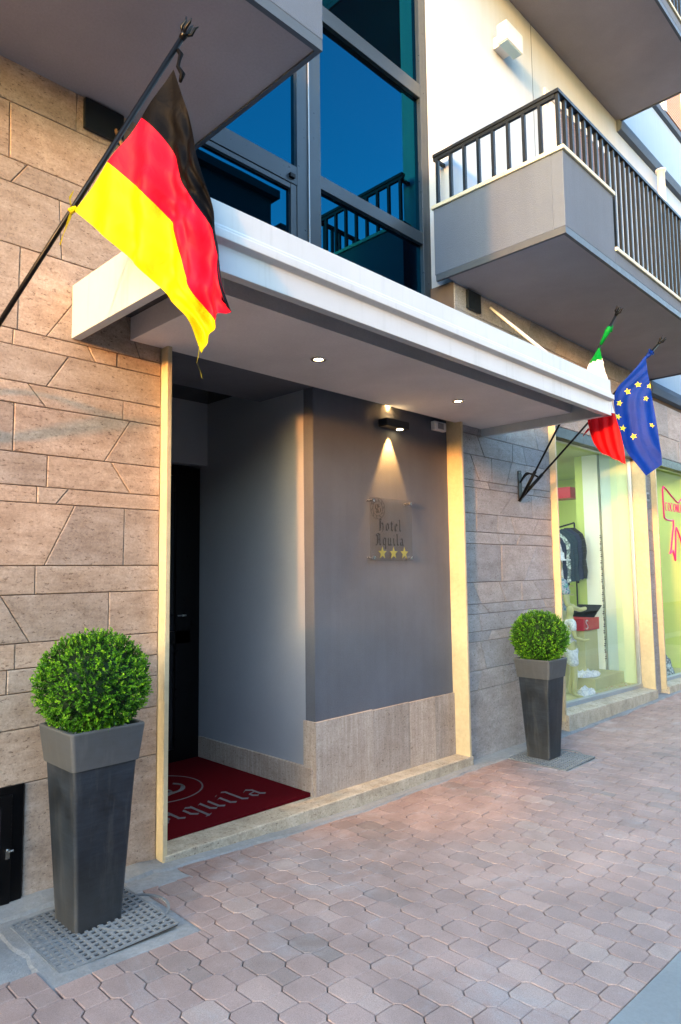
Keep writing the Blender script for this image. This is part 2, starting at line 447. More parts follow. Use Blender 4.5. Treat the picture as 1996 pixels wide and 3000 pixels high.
COLS = [(-99, 1.14, -.64), (1.14, 1.80, -.80), (1.80, 2.08, -.27), (2.08, 5.44, -.13), (5.44, 6.02, -.72), (6.02, 99, -.13)]
def covered(cx, cy): return False
def add_paver(poly, gaps, z, tint, tilt):
    poly, gaps = clip(poly, gaps, 0, -1, 2.322)
    if len(poly) < 3: return
    x0, x1, y1 = min(p[0] for p in poly), max(p[0] for p in poly), max(p[1] for p in poly)
    C_ = [c for c in COLS if c[0] < x1 and c[1] > x0]
    if y1 > min(c[2] for c in C_):
        if len(C_) > 1:
            for c in C_:
                pp, gg = clip(poly, gaps, -1, 0, -c[0])
                if len(pp) > 2: pp, gg = clip(pp, gg, 1, 0, c[1])
                if len(pp) > 2: pp, gg = clip(pp, gg, 0, 1, c[2])
                if len(pp) > 2: place_piece(pp, gg, z, tint, tilt)
            return
        poly, gaps = clip(poly, gaps, 0, 1, C_[0][2])
        if len(poly) < 3: return
    place_piece(poly, gaps, z, tint, tilt)
def place_piece(poly, gaps, z, tint, tilt):
    if area(poly) < .0006: return
    A = inset_poly(poly, gaps, 0); B = inset_poly(poly, gaps, .003)
    if area(B) < .0003: return
    cx = sum(p[0] for p in poly)/len(poly); cy = sum(p[1] for p in poly)/len(poly)
    def zz(p, o): return gz(p[0])+o+z+(p[0]-cx)*tilt[0]+(p[1]-cy)*tilt[1]
    n = len(poly); i = len(pv.v)
    pv.v += [(p.x, p.y, gz(p.x)-.022) for p in A]+[(p.x, p.y, zz(p, -.003)) for p in A]+[(p.x, p.y, zz(p, 0)) for p in B]
    for r in (0, 1):
        for k in range(n): pv.f.append([i+r*n+k, i+r*n+(k+1) % n, i+(r+1)*n+(k+1) % n, i+(r+1)*n+k]); pv.t.append(tint); pv.m.append(0)
    pv.f.append([i+2*n+k for k in range(n)]); pv.t.append(tint); pv.m.append(0)
h = W/2
q = h-s2
oct_ = [(-q, -s2), (-s2, -q), (s2, -q), (q, -s2), (q, s2), (s2, q), (-s2, q), (-q, s2)]
for i in range(-26, 60):
    for j in range(-6, 10):
        for sub in (0, 1):
            cx = ox+(i+.5*sub)*W; cy = oy+(j+.5*sub)*W
            if cx < -4 or cx > 16 or cy < -2.6 or cy > .1 or covered(cx, cy): continue
            dirt = noise.noise(Vector((cx*.9, cy*1.3, 3.1)))
            t = min(1, max(0, .52+rnd.gauss(0, .16)+dirt*.35))
            z = rnd.gauss(0, .0007); tl = (rnd.gauss(0, .004), rnd.gauss(0, .004))
            G = .0024; Wk = .0006
            # edge order starts (-q,-s2)->(-s2,-q) : lower-left shared short edge ... ; index1 = -y edge
            add_paver([(cx+a, cy+b) for a, b in oct_], [G, Wk, G, G, G, G, G, G], z, t, tl)
            if not covered(cx, cy-h):
                sq = [(-s2, -s2), (s2, -s2), (s2, s2), (-s2, s2)]
                # the square hangs on the -y side of its octagon
                add_paver([(cx+a, cy-h+b*(q/s2 if False else 1)*(1)) for a, b in sq], [G, G, Wk, G], z, min(1, max(0, t+rnd.gauss(0, .04))), tl)
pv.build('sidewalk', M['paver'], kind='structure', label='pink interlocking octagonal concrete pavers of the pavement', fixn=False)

# rough cement fillet along the wall foot
ce = MB(); rn = random.Random(5)
X = [-4+.05*k for k in range(400)]
def ff(x): return -.135-.035*noise.noise(Vector((x*2.3, 1, 0)))-.02*noise.noise(Vector((x*9, 4, 0)))
for a, c in zip(X, X[1:]):
    def P(x, f, zz): return (x, ff(x)*f+(-.0)*(1-f), gz(x)+zz)
    za = lambda x: .006+.010*(noise.noise(Vector((x*6, 0, 2)))+.6)
    ce.poly([(a, ff(a)-.02, gz(a)-.02), (c, ff(c)-.02, gz(c)-.02), (c, ff(c), gz(c)+za(c)), (a, ff(a), gz(a)+za(a))])
    ce.poly([(a, ff(a), gz(a)+za(a)), (c, ff(c), gz(c)+za(c)), (c, .05, gz(c)+za(c)+.012), (a, .05, gz(a)+za(a)+.012)])
ce.build('gutter_cement', M['cement'], smooth=True, kind='structure', label='rough pale cement strip between the pavers and the wall foot', fixn=False)
# cement patches round the cover plates
def patch(name, x0, x1, y0, y1, dz, seed, label):
    b = MB(); N = 14
    def pt(i, j):
        x = x0+(x1-x0)*i/N; y = y0+(y1-y0)*j/N
        e = (1 if i in (0, N) else 0)+(1 if j in (0, N) else 0)
        x += .02*noise.noise(Vector((x*7, y*7, seed))); y += .02*noise.noise(Vector((x*7, y*7, seed+5)))
        return (x, y, gz(x)+dz+.004*noise.noise(Vector((x*12, y*12, seed)))-(.012 if e else 0))
    for i in range(N):
        for j in range(N): b.poly([pt(i, j), pt(i+1, j), pt(i+1, j+1), pt(i, j+1)])
    return b.build(name, M['cement'], smooth=True, kind='structure', label=label, fixn=False)
patch('cement_patch', -1.5, 1.20, -.67, -.05, .001, 1, 'pale cement patch beside the cover plate at the left')
patch('cement_patch', 1.10, 1.84, -.84, -.06, -.003, 3, 'grey cement surround of the cover plate under the large planter')
patch('cement_patch', 1.74, 2.11, -.30, -.07, -.001, 8, 'small cement filling at the foot of the left jamb')
patch('cement_patch', 5.41, 6.05, -.75, -.06, -.003, 6, 'grey cement surround of the cover plate under the far planter')

def cover_plate(loc, size, rotz, label):
    e = empty('drain_cover', loc, label, 'drain cover', 'waffle drain covers in the pavement')
    b = MB(); s = size/2
    x0, y0, z0 = loc
    b.box(x0-s, x0+s, y0-s, y0+s, z0-.012, z0-.004, m=0)
    b.build('base_plate', M['pit'], e)
    g = MB(); n = 15; st = size/n
    for k in range(n+1):
        for d in (0, 1):
            a = -s+k*st; w = .0065
            if d == 0: g.box(x0+a-w, x0+a+w, y0-s, y0+s, z0-.0035, z0+.0025)
            else: g.box(x0-s, x0+s, y0+a-w, y0+a+w, z0-.0030, z0+.0031)
    r = .17
    g.build('grid', M['plate'], e)
    c = MB(); c.lathe([(r, -.003), (r, .0045), (r-.012, .0045), (r-.012, -.003)], (x0+.17, y0-.02, z0), 32)
    c.build('ring', M['plate'], e)
    return e
cover_plate((1.465, -.46, gz(1.465)+.0085), .52, 0, 'grey waffle-patterned drain cover under the large planter at the left')
cover_plate((5.73, -.43, gz(5.73)+.007), .54, 0, 'grey waffle-patterned drain cover under the planter by the shop window')

# ------------------------------------------------------------------ hotel building
hotel = empty('hotel_building', (0, 0, 0), 'hotel facade with travertine cladding, dark grey entrance and white render above', 'building')
TOPZ = 12.5
# backing walls (mortar)
b = MB()
b.box(-14, 2.04, .012, .35, -.3, 4.24); b.box(5.03, 6.75, .012, .35, -.3, 4.24); b.box(6.75, 9.27, .012, .35, 3.17, 4.24)
b.box(9.27, 9.64, .012, .35, -.3, 4.24); b.box(9.64, 22, .012, .35, 3.17, 4.24)
b.build('backing_wall', M['mortar'], hotel)

def course_wall(x0, x1, courses, seed, mb):
    rn = random.Random(seed)
    for z0, z1, J in courses:
        xs_ = sorted(J, key=lambda t: t[0]+t[1])
        L = (x0, x0)
        for j in xs_+[(x1, x1)]:
            zz0 = z0
            quad = [(L[1], z0), (j[1], z0), (j[0], z1), (L[0], z1)]
            if min(j[1]-L[1], j[0]-L[0]) > -.001 and (j[1]-L[1]+j[0]-L[0]) > .03:
                mb.panel(quad, rn.uniform(-.002, .0015), .014, tint=rn.random())
            L = j
def rand_joints(xa, xb, h, rn):
    out = []; x = xa+rn.uniform(.1, .5)
    while x < xb-.15:
        sl = rn.choice([0, 0, 0, -1, 1])*h*rn.uniform(.45, .8)
        out.append((x+sl/2, x-sl/2)); x += rn.uniform(.3, .75)+abs(sl)
    return out
rl = random.Random(11)
zl = [(.06, .60, []), (.60, .86, []), (.86, 1.03, []), (1.03, 1.145, [(1.229, 1.227)]), (1.145, 1.268, [(1.262, 1.261)]), (1.268, 1.503, [(1.186, 1.33), (1.738, 1.737)]),
      (1.503, 1.645, [(1.347, 1.348)]), (1.645, 1.958, [(1.541, 1.39), (1.820, 1.818)]), (1.958, 2.042, [(1.346, 1.346), (1.506, 1.44)]),
      (2.042, 2.207, [(1.394, 1.392), (1.735, 1.853)]), (2.207, 2.45, [(1.224, 1.224), (1.846, 1.697)]), (2.45, 2.56, [(1.284, 1.38), (1.803, 1.802)]),
      (2.56, 2.742, [(1.49, 1.377)]), (2.742, 2.823, [(1.21, 1.207), (1.591, 1.637), (1.76, 1.759)]), (2.823, 3.255, [(1.23, 1.227), (1.65, 1.371), (1.73, 1.90)]),
      (3.255, 3.575, [(1.42, 1.44)]), (3.575, 3.70, [(1.253, 1.174), (1.7, 1.72)]), (3.70, 4.0, [(1.158, 1.164), (1.9, 1.85)]), (4.0, 4.24, [(1.5, 1.5)])]
wl = MB(); cs = []
for z0, z1, J in zl:
    left = rand_joints(-6, 1.0, z1-z0, rl)
    if z1 <= .601: cs.append((z0, z1, [(.71, .71), (1.325, 1.325)] )); continue
    cs.append((z0, z1, left+J))
# bottom course has the meter cupboard cut out of it
for z0, z1, J in cs[1:]: course_wall(-6, 2.036, [(z0, z1, J)], int(z0*100), wl)
course_wall(-6, .70, [(.12, .60, [(-3, -3), (-1.2, -1.2)])], 3, wl)
course_wall(1.325, 2.036, [(.02, .60, [])], 4, wl)
wl.build('stone_cladding', M['stone'], hotel, label='warm brown travertine cladding left of the entrance')
rr = random.Random(5)
zr = [(-.08, .53, []), (.53, .70, [(5.32, 5.24), (5.68, 5.68)]), (.70, .953, [(5.30, 5.40)]), (.953, 1.043, [(5.5, 5.42)]), (1.043, 1.2, [(5.291, 5.336), (6.1, 6.0)]),
      (1.2, 1.29, [(5.35, 5.472), (5.686, 5.672), (6.162, 6.105), (6.5, 6.55)]), (1.29, 1.485, [(5.208, 5.351), (5.647, 5.773), (6.061, 6.061), (6.289, 6.463)]),
      (1.485, 1.835, [(5.707, 5.698), (6.391, 6.117)]), (1.835, 1.943, [(5.647, 5.692), (6.072, 5.989)]), (1.943, 2.113, [(5.298, 5.289), (5.657, 5.648), (5.896, 5.968), (6.457, 6.31)]),
      (2.113, 2.35, [(5.298, 5.298), (5.993, 5.67), (6.316, 6.323)]), (2.35, 2.42, [(5.504, 5.545), (6.4, 6.36)]), (2.42, 2.655, [(5.226, 5.365), (5.582, 5.58), (5.951, 5.835), (6.2, 6.25)]),
      (2.655, 2.845, [(5.349, 5.462), (5.983, 5.965), (6.176, 6.245)]), (2.845, 3.17, [(5.5, 5.35), (5.867, 5.861), (6.4, 6.5)])]
wr = MB()
for c in zr: course_wall(5.045, 6.738, [c], int(c[0]*97)+9, wr)
for z0, z1 in ((3.17, 3.5), (3.5, 3.78), (3.78, 4.0), (4.0, 4.236)):
    course_wall(5.045, 9.6, [(z0, z1, rand_joints(5.045, 9.6, z1-z0, rr))], int(z0*31), wr)
for z0, z1 in ((3.17, 3.5), (3.5, 3.97)):
    course_wall(9.6, 20, [(z0, z1, rand_joints(9.6, 20, z1-z0, rr))], int(z0*31)+7, wr)
for z0, z1 in ((-.08, .3), (.3, .55), (.55, .86), (.86, .98), (.98, 1.3), (1.3, 1.5), (1.5, 1.83), (1.83, 2.1), (2.1, 2.4), (2.4, 2.65), (2.65, 2.85), (2.85, 3.17)):
    J = [(9.42, 9.55)] if abs(z0-2.1) < .01 else []
    course_wall(9.275, 9.635, [(z0, z1, J)], int(z0*31)+3, wr)
wr.build('stone_cladding', M['stone_skylit'], hotel, label='travertine cladding, bluish skylight put into its colour, between the entrance and the shop window')

# cream marble jamb slabs
for (x0, x1, y1, z0, z1) in ((2.038, 2.066, .30, .015, 2.93), (4.985, 5.012, .14, -.02, 2.96), (6.74, 6.765, .12, .02, 3.15), (9.245, 9.272, .168, -.03, 3.15), (9.636, 9.664, .12, -.03, 3.15)):
    b = MB(); b.box(x0, x1, -.07, y1, z0, z1); b.build('door_jamb', M['cream'], hotel, bevel=.002)
# entrance sill
b = MB(); b.hexa([(2.05, -.075, -.1), (5.03, -.075, -.16), (5.03, .25, -.16), (2.05, .25, -.1), (2.05, -.075, .066), (5.03, -.075, .012), (5.03, .25, .012), (2.05, .25, .066)])
b.build('sill', M['sill'], hotel, bevel=.006)
# bay wall (dark grey) with its return, wainscot
b = MB(); b.box(3.34, 4.985, .09, .40, .40, 3.02); b.build('entrance_wall', M['dkplaster'], hotel, label='dark grey plastered wall panel with the hotel sign')
b = MB()
xw = [3.322, 3.92, 4.36, 4.70, 4.984]
for a, c in zip(xw, xw[1:]): b.box(a+.001, c-.001, .072, .10, .0, .548-.01*(a-3.3), tint=random.random())
b.build('wainscot', M['wains'], hotel, bevel=.0015)
b = MB(); b.box(3.318, 3.34, .074, .20, .02, .548); b.build('wainscot', M['wains'], hotel)
# dark return strip
b = MB(); b.box(3.333, 3.345, .092, .19, .54, 3.02); b.build('wall_return', M['dkplaster'], hotel)
# corridor
b = MB(); b.box(3.33, 3.50, .19, 3.6, .0, 3.06); b.build('corridor_wall', M['ltplaster'], hotel, label='pale grey painted side wall inside the entrance')
b = MB(); b.box(3.308, 3.33, .20, 1.50, .03, .235, tint=.4); b.box(3.304, 3.318, .10, .20, .03, .232, tint=.3); b.build('skirting', M['wains'], hotel, bevel=.002)
b = MB(); b.box(1.9, 2.038, .30, 3.6, -.1, 3.06); b.build('corridor_wall', M['dkplaster'], hotel)
b = MB(); b.box(2.04, 3.335, 1.42, 1.60, 2.52, 3.06); b.build('corridor_lintel', M['ltplaster'], hotel)
b = MB(); b.box(2.04, 5.0, .02, .70, 2.945, 3.08); b.build('corridor_ceiling', M['dkplaster'], hotel)
b = MB(); b.box(2.04, 3.33, .70, 3.6, 3.06, 3.12); b.build('corridor_ceiling', M['blackgloss'], hotel)
b = MB(); b.box(1.9, 3.6, 3.6, 3.7, -.1, 3.2); b.build('corridor_wall', M['black'], hotel)
b = MB(); b.box(2.04, 3.33, 1.2, 3.6, -.02, .03); b.build('corridor_floor', M['blackgloss'], hotel)
# inner glass door
d = empty('entrance_door', (2.3, 1.52, .04), 'dark glazed inner door at the end of the entrance passage', 'door')
b = MB(); b.box(2.06, 2.12, 1.50, 1.55, .05, 2.50); b.box(3.22, 3.31, 1.50, 1.55, .05, 2.50); b.box(2.12, 3.22, 1.50, 1.55, 2.42, 2.50); b.box(2.12, 3.22, 1.50, 1.55, .05, .17); b.box(2.12, 3.22, 1.50, 1.55, 1.02, 1.12); b.box(3.08, 3.22, 1.50, 1.55, .17, 2.42)
b.build('frame', M['black'], d)
b = MB(); b.box(2.12, 3.08, 1.52, 1.53, .17, 1.02); b.box(2.12, 3.08, 1.52, 1.53, 1.12, 2.42); b.build('pane', M['blackgloss'], d)
b = MB(); b.tube([(3.15, 1.50, 1.25), (3.15, 1.46, 1.25), (3.07, 1.46, 1.25)], .008, 8); b.build('handle', M['chrome'], d)

# upper facade
b = MB()
b.box(5.06, 22, .0, .35, 4.24, TOPZ)
b.build('rendered_wall', M['white'], hotel, label='white rendered wall beside the tall window')
b = MB(); b.box(5.055, 5.06, .003, .34, 3.14, TOPZ); b.box(5.06, 5.10, .003, .02, 3.14, 4.24) if False else None
b.build('window_reveal', M['white'], hotel)
b = MB(); b.box(-14, 2.04, .0, .35, 4.24, TOPZ); b.build('rendered_wall', M['white'], hotel)
b = MB(); b.box(2.04, 5.055, .33, .40, 3.0, TOPZ); b.build('window_backing', M['black'], hotel)
b = MB(); b.box(6.683, 6.69, -.002, 0, 4.3, 7.9); b.build('expansion_joint', M['drip'], hotel)
# cornice strips beyond the balconies
for z in (4.02, 7.60):
    b = MB(); b.prism([(0, z), (-.06, z+.02), (-.075, z+.12), (-.05, z+.14), (-.05, z+.2), (0, z+.22)], 0, 9.7 if z < 5 else 9.05, 22)
    b.build('cornice', M['drip'] if False else M['balc'], hotel)
b = MB(); b.prism([(0, 8.70), (-.05, 8.72), (-.06, 8.80), (0, 8.84)], 0, 9.6, 22); b.build('cornice', M['balc'], hotel)

# tall reflective window
w = empty('tall_window', (3.5, .3, 3.1), 'tall dark framed window with reflective glass, sky blue put into its colour, above the canopy', 'window')
def fr(x0, x1, z0, z1, y=.25, t=.06, name='frame'): 
    b = MB(); b.box(x0, x1, y, y+t, z0, z1); return b.build(name, M['frame'], w, bevel=.003)
fr(4.925, 4.998, 3.1, TOPZ); fr(4.999, 5.054, 3.1, TOPZ, .262, .06)
fr(3.465, 3.592, 3.1, TOPZ, .248, .062); fr(3.345, 3.462, 3.1, TOPZ, .255, .06)
fr(3.592, 4.925, 4.640, 4.752, .252); fr(3.592, 4.925, 6.097, 6.235, .252)
fr(2.08, 3.345, 4.565, 4.715, .258); fr(2.06, 2.12, 3.1, TOPZ); fr(2.08, 3.345, 7.2, 7.32, .258)
fr(3.285, 3.343, 3.1, 4.563, .262); fr(2.12, 3.283, 4.522, 4.562, .264)
for (x0, x1, z0, z1) in ((3.592, 4.925, 3.1, 4.64), (3.592, 4.925, 4.752, 6.097), (3.592, 4.925, 6.235, TOPZ), (2.12, 3.285, 3.1, 4.522), (2.12, 3.345, 4.715, 7.2), (2.12, 3.345, 7.32, TOPZ)):
    b = MB(); b.poly([(x0, .292, z0), (x1, .292, z0), (x1, .292, z1), (x0, .292, z1)]); b.build('pane', M['mglass'], w, fixn=False)
b = MB(); b.box(3.455, 3.463, .240, .248, 3.1, 9); b.build('seal', M['alu'], w)
b = MB(); b.box(3.26, 3.31, .235, .258, 4.60, 4.63); b.build('latch', M['black'], w)

# balcony french window on the white wall
w2 = empty('balcony_window', (7.8, -.02, 5), 'brown roller-shuttered window behind the balcony railing', 'window')
b = MB(); b.box(6.93, 7.0, -.03, -.002, 5.2, 7.12); b.box(8.6, 8.67, -.03, -.002, 5.2, 7.12); b.box(7.0, 8.6, -.03, -.002, 7.04, 7.12); b.build('frame', M['white_pl'], w2)
b = MB()
for k in range(46): b.box(7.3, 8.58, -.016, -.004, 5.2+k*.04, 5.2+k*.04+.035, tint=random.random())
b.build('shutter', m_flat('brown_slat', (.16, .10, .085), .6), w2)
b = MB()
for k in range(9): b.tube([(7.02+k*.033, -.014+.006*math.sin(k*2), 5.2), (7.02+k*.033, -.014, 7.02)], .016, 8)
b.build('curtain', M['f_white'], w2, smooth=True)

# ------------------------------------------------------------------ balconies
def balcony(x0, x1, zb, yf, loc, label, step=True, solid_only=False):
    e = empty('balcony', loc, label, 'balcony')
    b = MB(); b.box(x0+.03, x1-.03, yf+.03, -.001, zb, zb+.12); b.build('slab', M['soffit'], e)
    b = MB(); b.box(x0+.002, x1-.002, yf+.002, yf+.03, zb-.012, zb+.045); b.box(x0+.002, x0+.03, yf+.03, .0 if solid_only else .1, zb-.012, zb+.045); b.box(x1-.03, x1-.002, yf+.03, -.002, zb-.012, zb+.045)
    b.build('drip_edge', M['drip'], e)
    if solid_only:
        b = MB(); b.box(x0, x1, yf, yf+.10, zb+.045, zb+1.3); b.box(x1-.10, x1, yf+.10, .0, zb+.045, zb+1.3); b.build('parapet', M['balc'], e, bevel=.004); return e
    zt = zb+.67; xs1 = x0+.955
    b = MB(); b.box(x0, x0+.10, yf+.10, .11, zb+.045, zt); b.box(x0, xs1, yf, yf+.10, zb+.045, zt); b.box(xs1, x1, yf, yf+.10, zb+.045, zb+.16); b.box(x1-.10, x1, yf+.10, -.002, zb+.045, zb+.16)
    b.build('parapet', M['balc'], e, bevel=.004)
    b = MB(); b.box(x0-.02, x0+.12, yf+.12, .125, zt, zt+.035); b.box(x0-.02, xs1+.02, yf-.02, yf+.12, zt, zt+.035); b.box(xs1+.0, x1, yf-.02, yf+.12, zb+.16, zb+.195); b.build('coping', M['coping'], e, bevel=.004)
    zr = zt+.535
    b = MB(); b.box(x0+.0, x1, yf+.015, yf+.065, zr-.03, zr); b.box(x0+.0, x0+.05, yf+.065, .11, zr-.03, zr); b.bar((x0+.05, .08, zr-.06), (x0+.145, .08, zr-.06), .03)
    b.box(x0+.01, x0+.04, yf+.06, .11, zr-.062, zr-.03, m=0)
    b.build('top_rail', M['metal_dk'], e, bevel=.003)
    n = 9; y = yf+.045; ys = [yf+.045+(.07-yf-.045)*k/(n-1) for k in range(n)]
    bars = []
    for y in ys[1:]: bars.append((x0+.025, y, zt+.035))
    x = x0+.03
    while x < x1:
        bars.append((x, yf+.04, zt+.035 if x < xs1-.01 else zb+.195)); x += .118
    for (x, y, z) in bars:
        b = MB(); b.box(x-.014, x+.014, y-.014, y+.014, z, zr-.03); b.build('baluster', M['metal_dk'], e)
    return e
balcony(4.90, 9.78, 4.24, -1.155, (7, -.5, 4.24), 'grey balcony with dark metal railing and solid stepped corner parapet, right of the tall window')
balcony(4.90, 9.10, 7.76, -1.155, (7, -.5, 7.76), 'upper storey balcony whose grey underside fills the top right corner')
balcony(-6, 2.235, 4.215, -1.175, (0, -.5, 4.2), 'grey balcony with solid parapet above the black, red and yellow flag', solid_only=True)

# dark junction plates and stays
for (x0, x1, z0, z1, lab) in ((1.535, 1.765, 4.03, 4.205, 'dark square wall plate under the left balcony'), (5.22, 5.44, 4.03, 4.215, 'dark square wall plate under the right balcony beside the rope')):
    b = MB(); b.box(x0, x1, -.03, -.003, z0, z1); b.build('wall_plate', M['metal_dk'], None, bevel=.006, label=lab, cat='wall plate', group='dark wall plates')
def rope(a, c, r, mat, lab):
    a = Vector(a); c = Vector(c); b = MB(); N = 160
    L = (c-a).length; d = (c-a).normalized(); u = d.cross(Vector((0, 0, 1))).normalized(); v = d.cross(u)
    for s in (0, 1, 2):
        pts = []
        for k in range(N+1):
            t = k/N; ang = t*L/.055*2*math.pi+s*2.094
            pts.append(a+(c-a)*t+(u*math.cos(ang)+v*math.sin(ang))*r*.55)
        b.tube(pts, r*.6, 6)
    return b.build('stay_rope', mat, None, smooth=True, label=lab, cat='rope', group='stay ropes of the canopy')
rope((5.62, -.02, 4.14), (4.56, -1.17, 3.14), .013, M['rope'], 'cream twisted rope holding the right end of the canopy')
rope((1.72, -.02, 4.10), (1.60, -.75, 3.14), .011, M['ropebrown'], 'brown rope holding the canopy behind the black, red and yellow flag')

# ------------------------------------------------------------------ canopy
cn = empty('entrance_canopy', (3.5, 0, 2.9), 'white rectangular canopy projecting over the hotel entrance', 'canopy')
b = MB()
prof = [(-1.165, 2.842), (-1.215, 2.842), (-1.215, 2.955), (-1.250, 2.968), (-1.250, 3.005), (-1.228, 3.018), (-1.228, 3.03), (-1.222, 3.036), (-1.222, 3.135), (-1.165, 3.135)]
b.prism(prof, 0, 1.512, 5.452); b.box(1.50, 1.55, -1.216, -.002, 2.842, 3.132); b.box(5.41, 5.46, -1.216, -.002, 2.842, 3.132)
b.build('fascia', M['canopy'], cn, bevel=.003)
b = MB(); b.box(1.551, 5.409, -1.164, -.002, 3.075, 3.128); b.build('roof', M['canopy'], cn)
b = MB(); b.box(1.552, 5.408, -1.163, -.003, 3.045, 3.073); b.build('recess', M['soffit_dk'], cn)
b = MB(); b.box(1.836, 5.41, -.895, -.003, 2.912, 3.044); b.build('soffit_panel', M['csoffit'], cn, bevel=.002)
def downlight(x, y, lab):
    e = empty('downlight', (x, y, 2.912), lab, 'downlight', 'recessed downlights in the canopy soffit')
    b = MB(); b.lathe([(.030, 0), (.048, -.001), (.047, -.006), (.032, -.007), (.030, .0)], (x, y, 2.911), 28); b.build('trim_ring', M['chrome'], e, smooth=True)
    b = MB(); b.lathe([(.0001, -.004), (.029, -.003)], (x, y, 2.911), 20); b.build('lens', M['lampwarm'], e)
    l = bpy.data.lights.new('downlight_lamp', 'SPOT'); l.energy = 5; l.color = (1, .8, .5); l.spot_size = R(70); l.spot_blend = .6; l.shadow_soft_size = .03
    o = bpy.data.objects.new('lamp', l); col.objects.link(o); o.parent = e; o.location = (0, 0, -.02)
downlight(2.84, -.49, 'lit recessed downlight in the canopy soffit, nearer the black, red and yellow flag')
downlight(4.35, -.48, 'lit recessed downlight in the canopy soffit, above the wall lamp end')

# sconce
sc = empty('wall_lamp', (4.176, .03, 2.78), 'dark up and down wall lamp glowing above the clear hotel sign', 'wall lamp')
b = MB(); b.box(4.035, 4.317, -.02, .075, 2.748, 2.812); b.build('housing', M['metal_dk'], sc, bevel=.006)
b = MB(); b.box(4.08, 4.27, .075, .089, 2.752, 2.808); b.build('back_plate', M['metal_dk'], sc)
b = MB(); b.lathe([(.0001, 0), (.028, 0)], (4.24, .02, 2.7465), 20); b.build('lens', M['lampwarm'], sc)
b = MB(); b.lathe([(.0001, 0), (.028, 0)], (4.176, .03, 2.8135), 20); b.build('lens', M['lampwarm'], sc)
for dz, e_, sz in ((-1, 13, 56), (1, 22, 44)):
    l = bpy.data.lights.new('sconce_beam', 'SPOT'); l.energy = e_; l.color = (1, .50, .14); l.spot_size = R(sz); l.spot_blend = .55; l.shadow_soft_size = .012
    o = bpy.data.objects.new('lamp', l); col.objects.link(o); o.parent = sc; o.location = (0, .018, dz*.045)
    o.rotation_euler = (R(4), 0, 0) if dz < 0 else (R(176), 0, 0)
# sensor
s = empty('alarm_sensor', (4.84, .08, 2.88), 'small white square sensor box above the pale jamb', 'sensor')
b = MB(); b.box(4.752, 4.925, .045, .089, 2.825, 2.905); b.build('case', M['white_pl'], s, bevel=.006)
b = MB(); b.box(4.80, 4.88, .041, .045, 2.84, 2.892); b.build('lens', m_flat('grey_lens', (.2, .2, .21), .4), s)

# ------------------------------------------------------------------ blackletter
GL = {
 'o': (.72, [[(.12, .22), (.12, .78)], [(.12, .78), (.38, 1)], [(.38, 1), (.58, .78)], [(.58, .78), (.58, .22)], [(.12, .22), (.34, 0)], [(.34, 0), (.58, .22)]]),
 'a': (.78, [[(.12, .84), (.36, 1)], [(.36, 1), (.56, .8)], [(.56, .8), (.56, .15)], [(.56, .15), (.72, .0)], [(.56, .55), (.14, .42)], [(.14, .42), (.14, .16)], [(.14, .16), (.30, 0)], [(.30, 0), (.56, .2)]]),
 't': (.6, [[(.25, 1.3), (.25, .18)], [(.25, .18), (.42, 0)], [(.42, 0), (.54, .1)], [(.02, .98), (.5, .98)]]),
 'e': (.68, [[(.13, .78), (.13, .22)], [(.13, .22), (.34, 0)], [(.34, 0), (.58, .16)], [(.13, .78), (.36, 1)], [(.36, 1), (.56, .76)], [(.56, .76), (.16, .5)]]),
 'l': (.5, [[(.06, 1.58), (.2, 1.48)], [(.2, 1.5), (.2, .16)], [(.2, .16), (.38, 0)]]),
 'i': (.5, [[(.04, .9), (.2, 1)], [(.2, .96), (.2, .16)], [(.2, .16), (.38, 0)], [(.2, 1.32), (.27, 1.36)]]),
 'u': (.86, [[(.04, .92), (.16, 1)], [(.16, .96), (.16, .2)], [(.16, .2), (.34, 0)], [(.34, 0), (.6, .2)], [(.6, 1), (.6, .15)], [(.6, .15), (.78, 0)]]),
 'q': (.78, [[(.12, .22), (.12, .78)], [(.12, .78), (.36, 1)], [(.36, 1), (.58, .85)], [(.58, .95), (.58, -.5)], [(.12, .22), (.34, 0)], [(.34, 0), (.58, .22)], [(.45, -.5), (.72, -.42)]]),
 'H': (1.15, [[(.22, 1.5), (.22, .16)], [(.22, .16), (.04, 0)], [(.02, 1.4), (.24, 1.62)], [(.24, 1.62), (.5, 1.48)], [(.36, 1.3), (.36, .3)], [(.36, .85), (.62, 1.05)], [(.62, 1.05), (.88, .85)], [(.88, .85), (.88, .1)], [(.88, .1), (.66, -.22)], [(.04, .02), (.4, .06)]]),
 'A': (1.2, [[(.05, .05), (.25, .0)], [(.25, .0), (.36, .2)], [(.36, .2), (.36, 1.2)], [(.36, 1.2), (.12, 1.42)], [(.12, 1.42), (.45, 1.62)], [(.45, 1.62), (.86, 1.45)], [(.86, 1.5), (.86, .14)], [(.86, .14), (1.05, 0)], [(.36, .78), (.86, .78)], [(.5, 1.4), (.5, .3)]]),
}
def letters(mb, text, org, ux, uy, nrm, size, nib=.17, th=.001, m=0, sp=.04):
    org, ux, uy, nrm = Vector(org), Vector(ux), Vector(uy), Vector(nrm); x = 0; idx = 0
    nx, ny = nib/2*math.cos(R(42)), nib/2*math.sin(R(42))
    for ch in text:
        if ch == ' ': x += .5; continue
        w_, st = GL[ch]
        for (a, c) in st:
            d = Vector((c[0]-a[0], c[1]-a[1])).normalized()*.03
            q = [(a[0]-nx-d.x, a[1]-ny-d.y), (c[0]-nx+d.x, c[1]-ny+d.y), (c[0]+nx+d.x, c[1]+ny+d.y), (a[0]+nx-d.x, a[1]+ny-d.y)]
            base = org+nrm*(idx % 7)*.00012; idx += 1
            P0 = [base+ux*((x+px)*size)+uy*(py*size) for px, py in q]
            P1 = [p+nrm*th for p in P0]
            mb.hexa(P0+P1, m=m)
        x += w_+sp
    return x*size
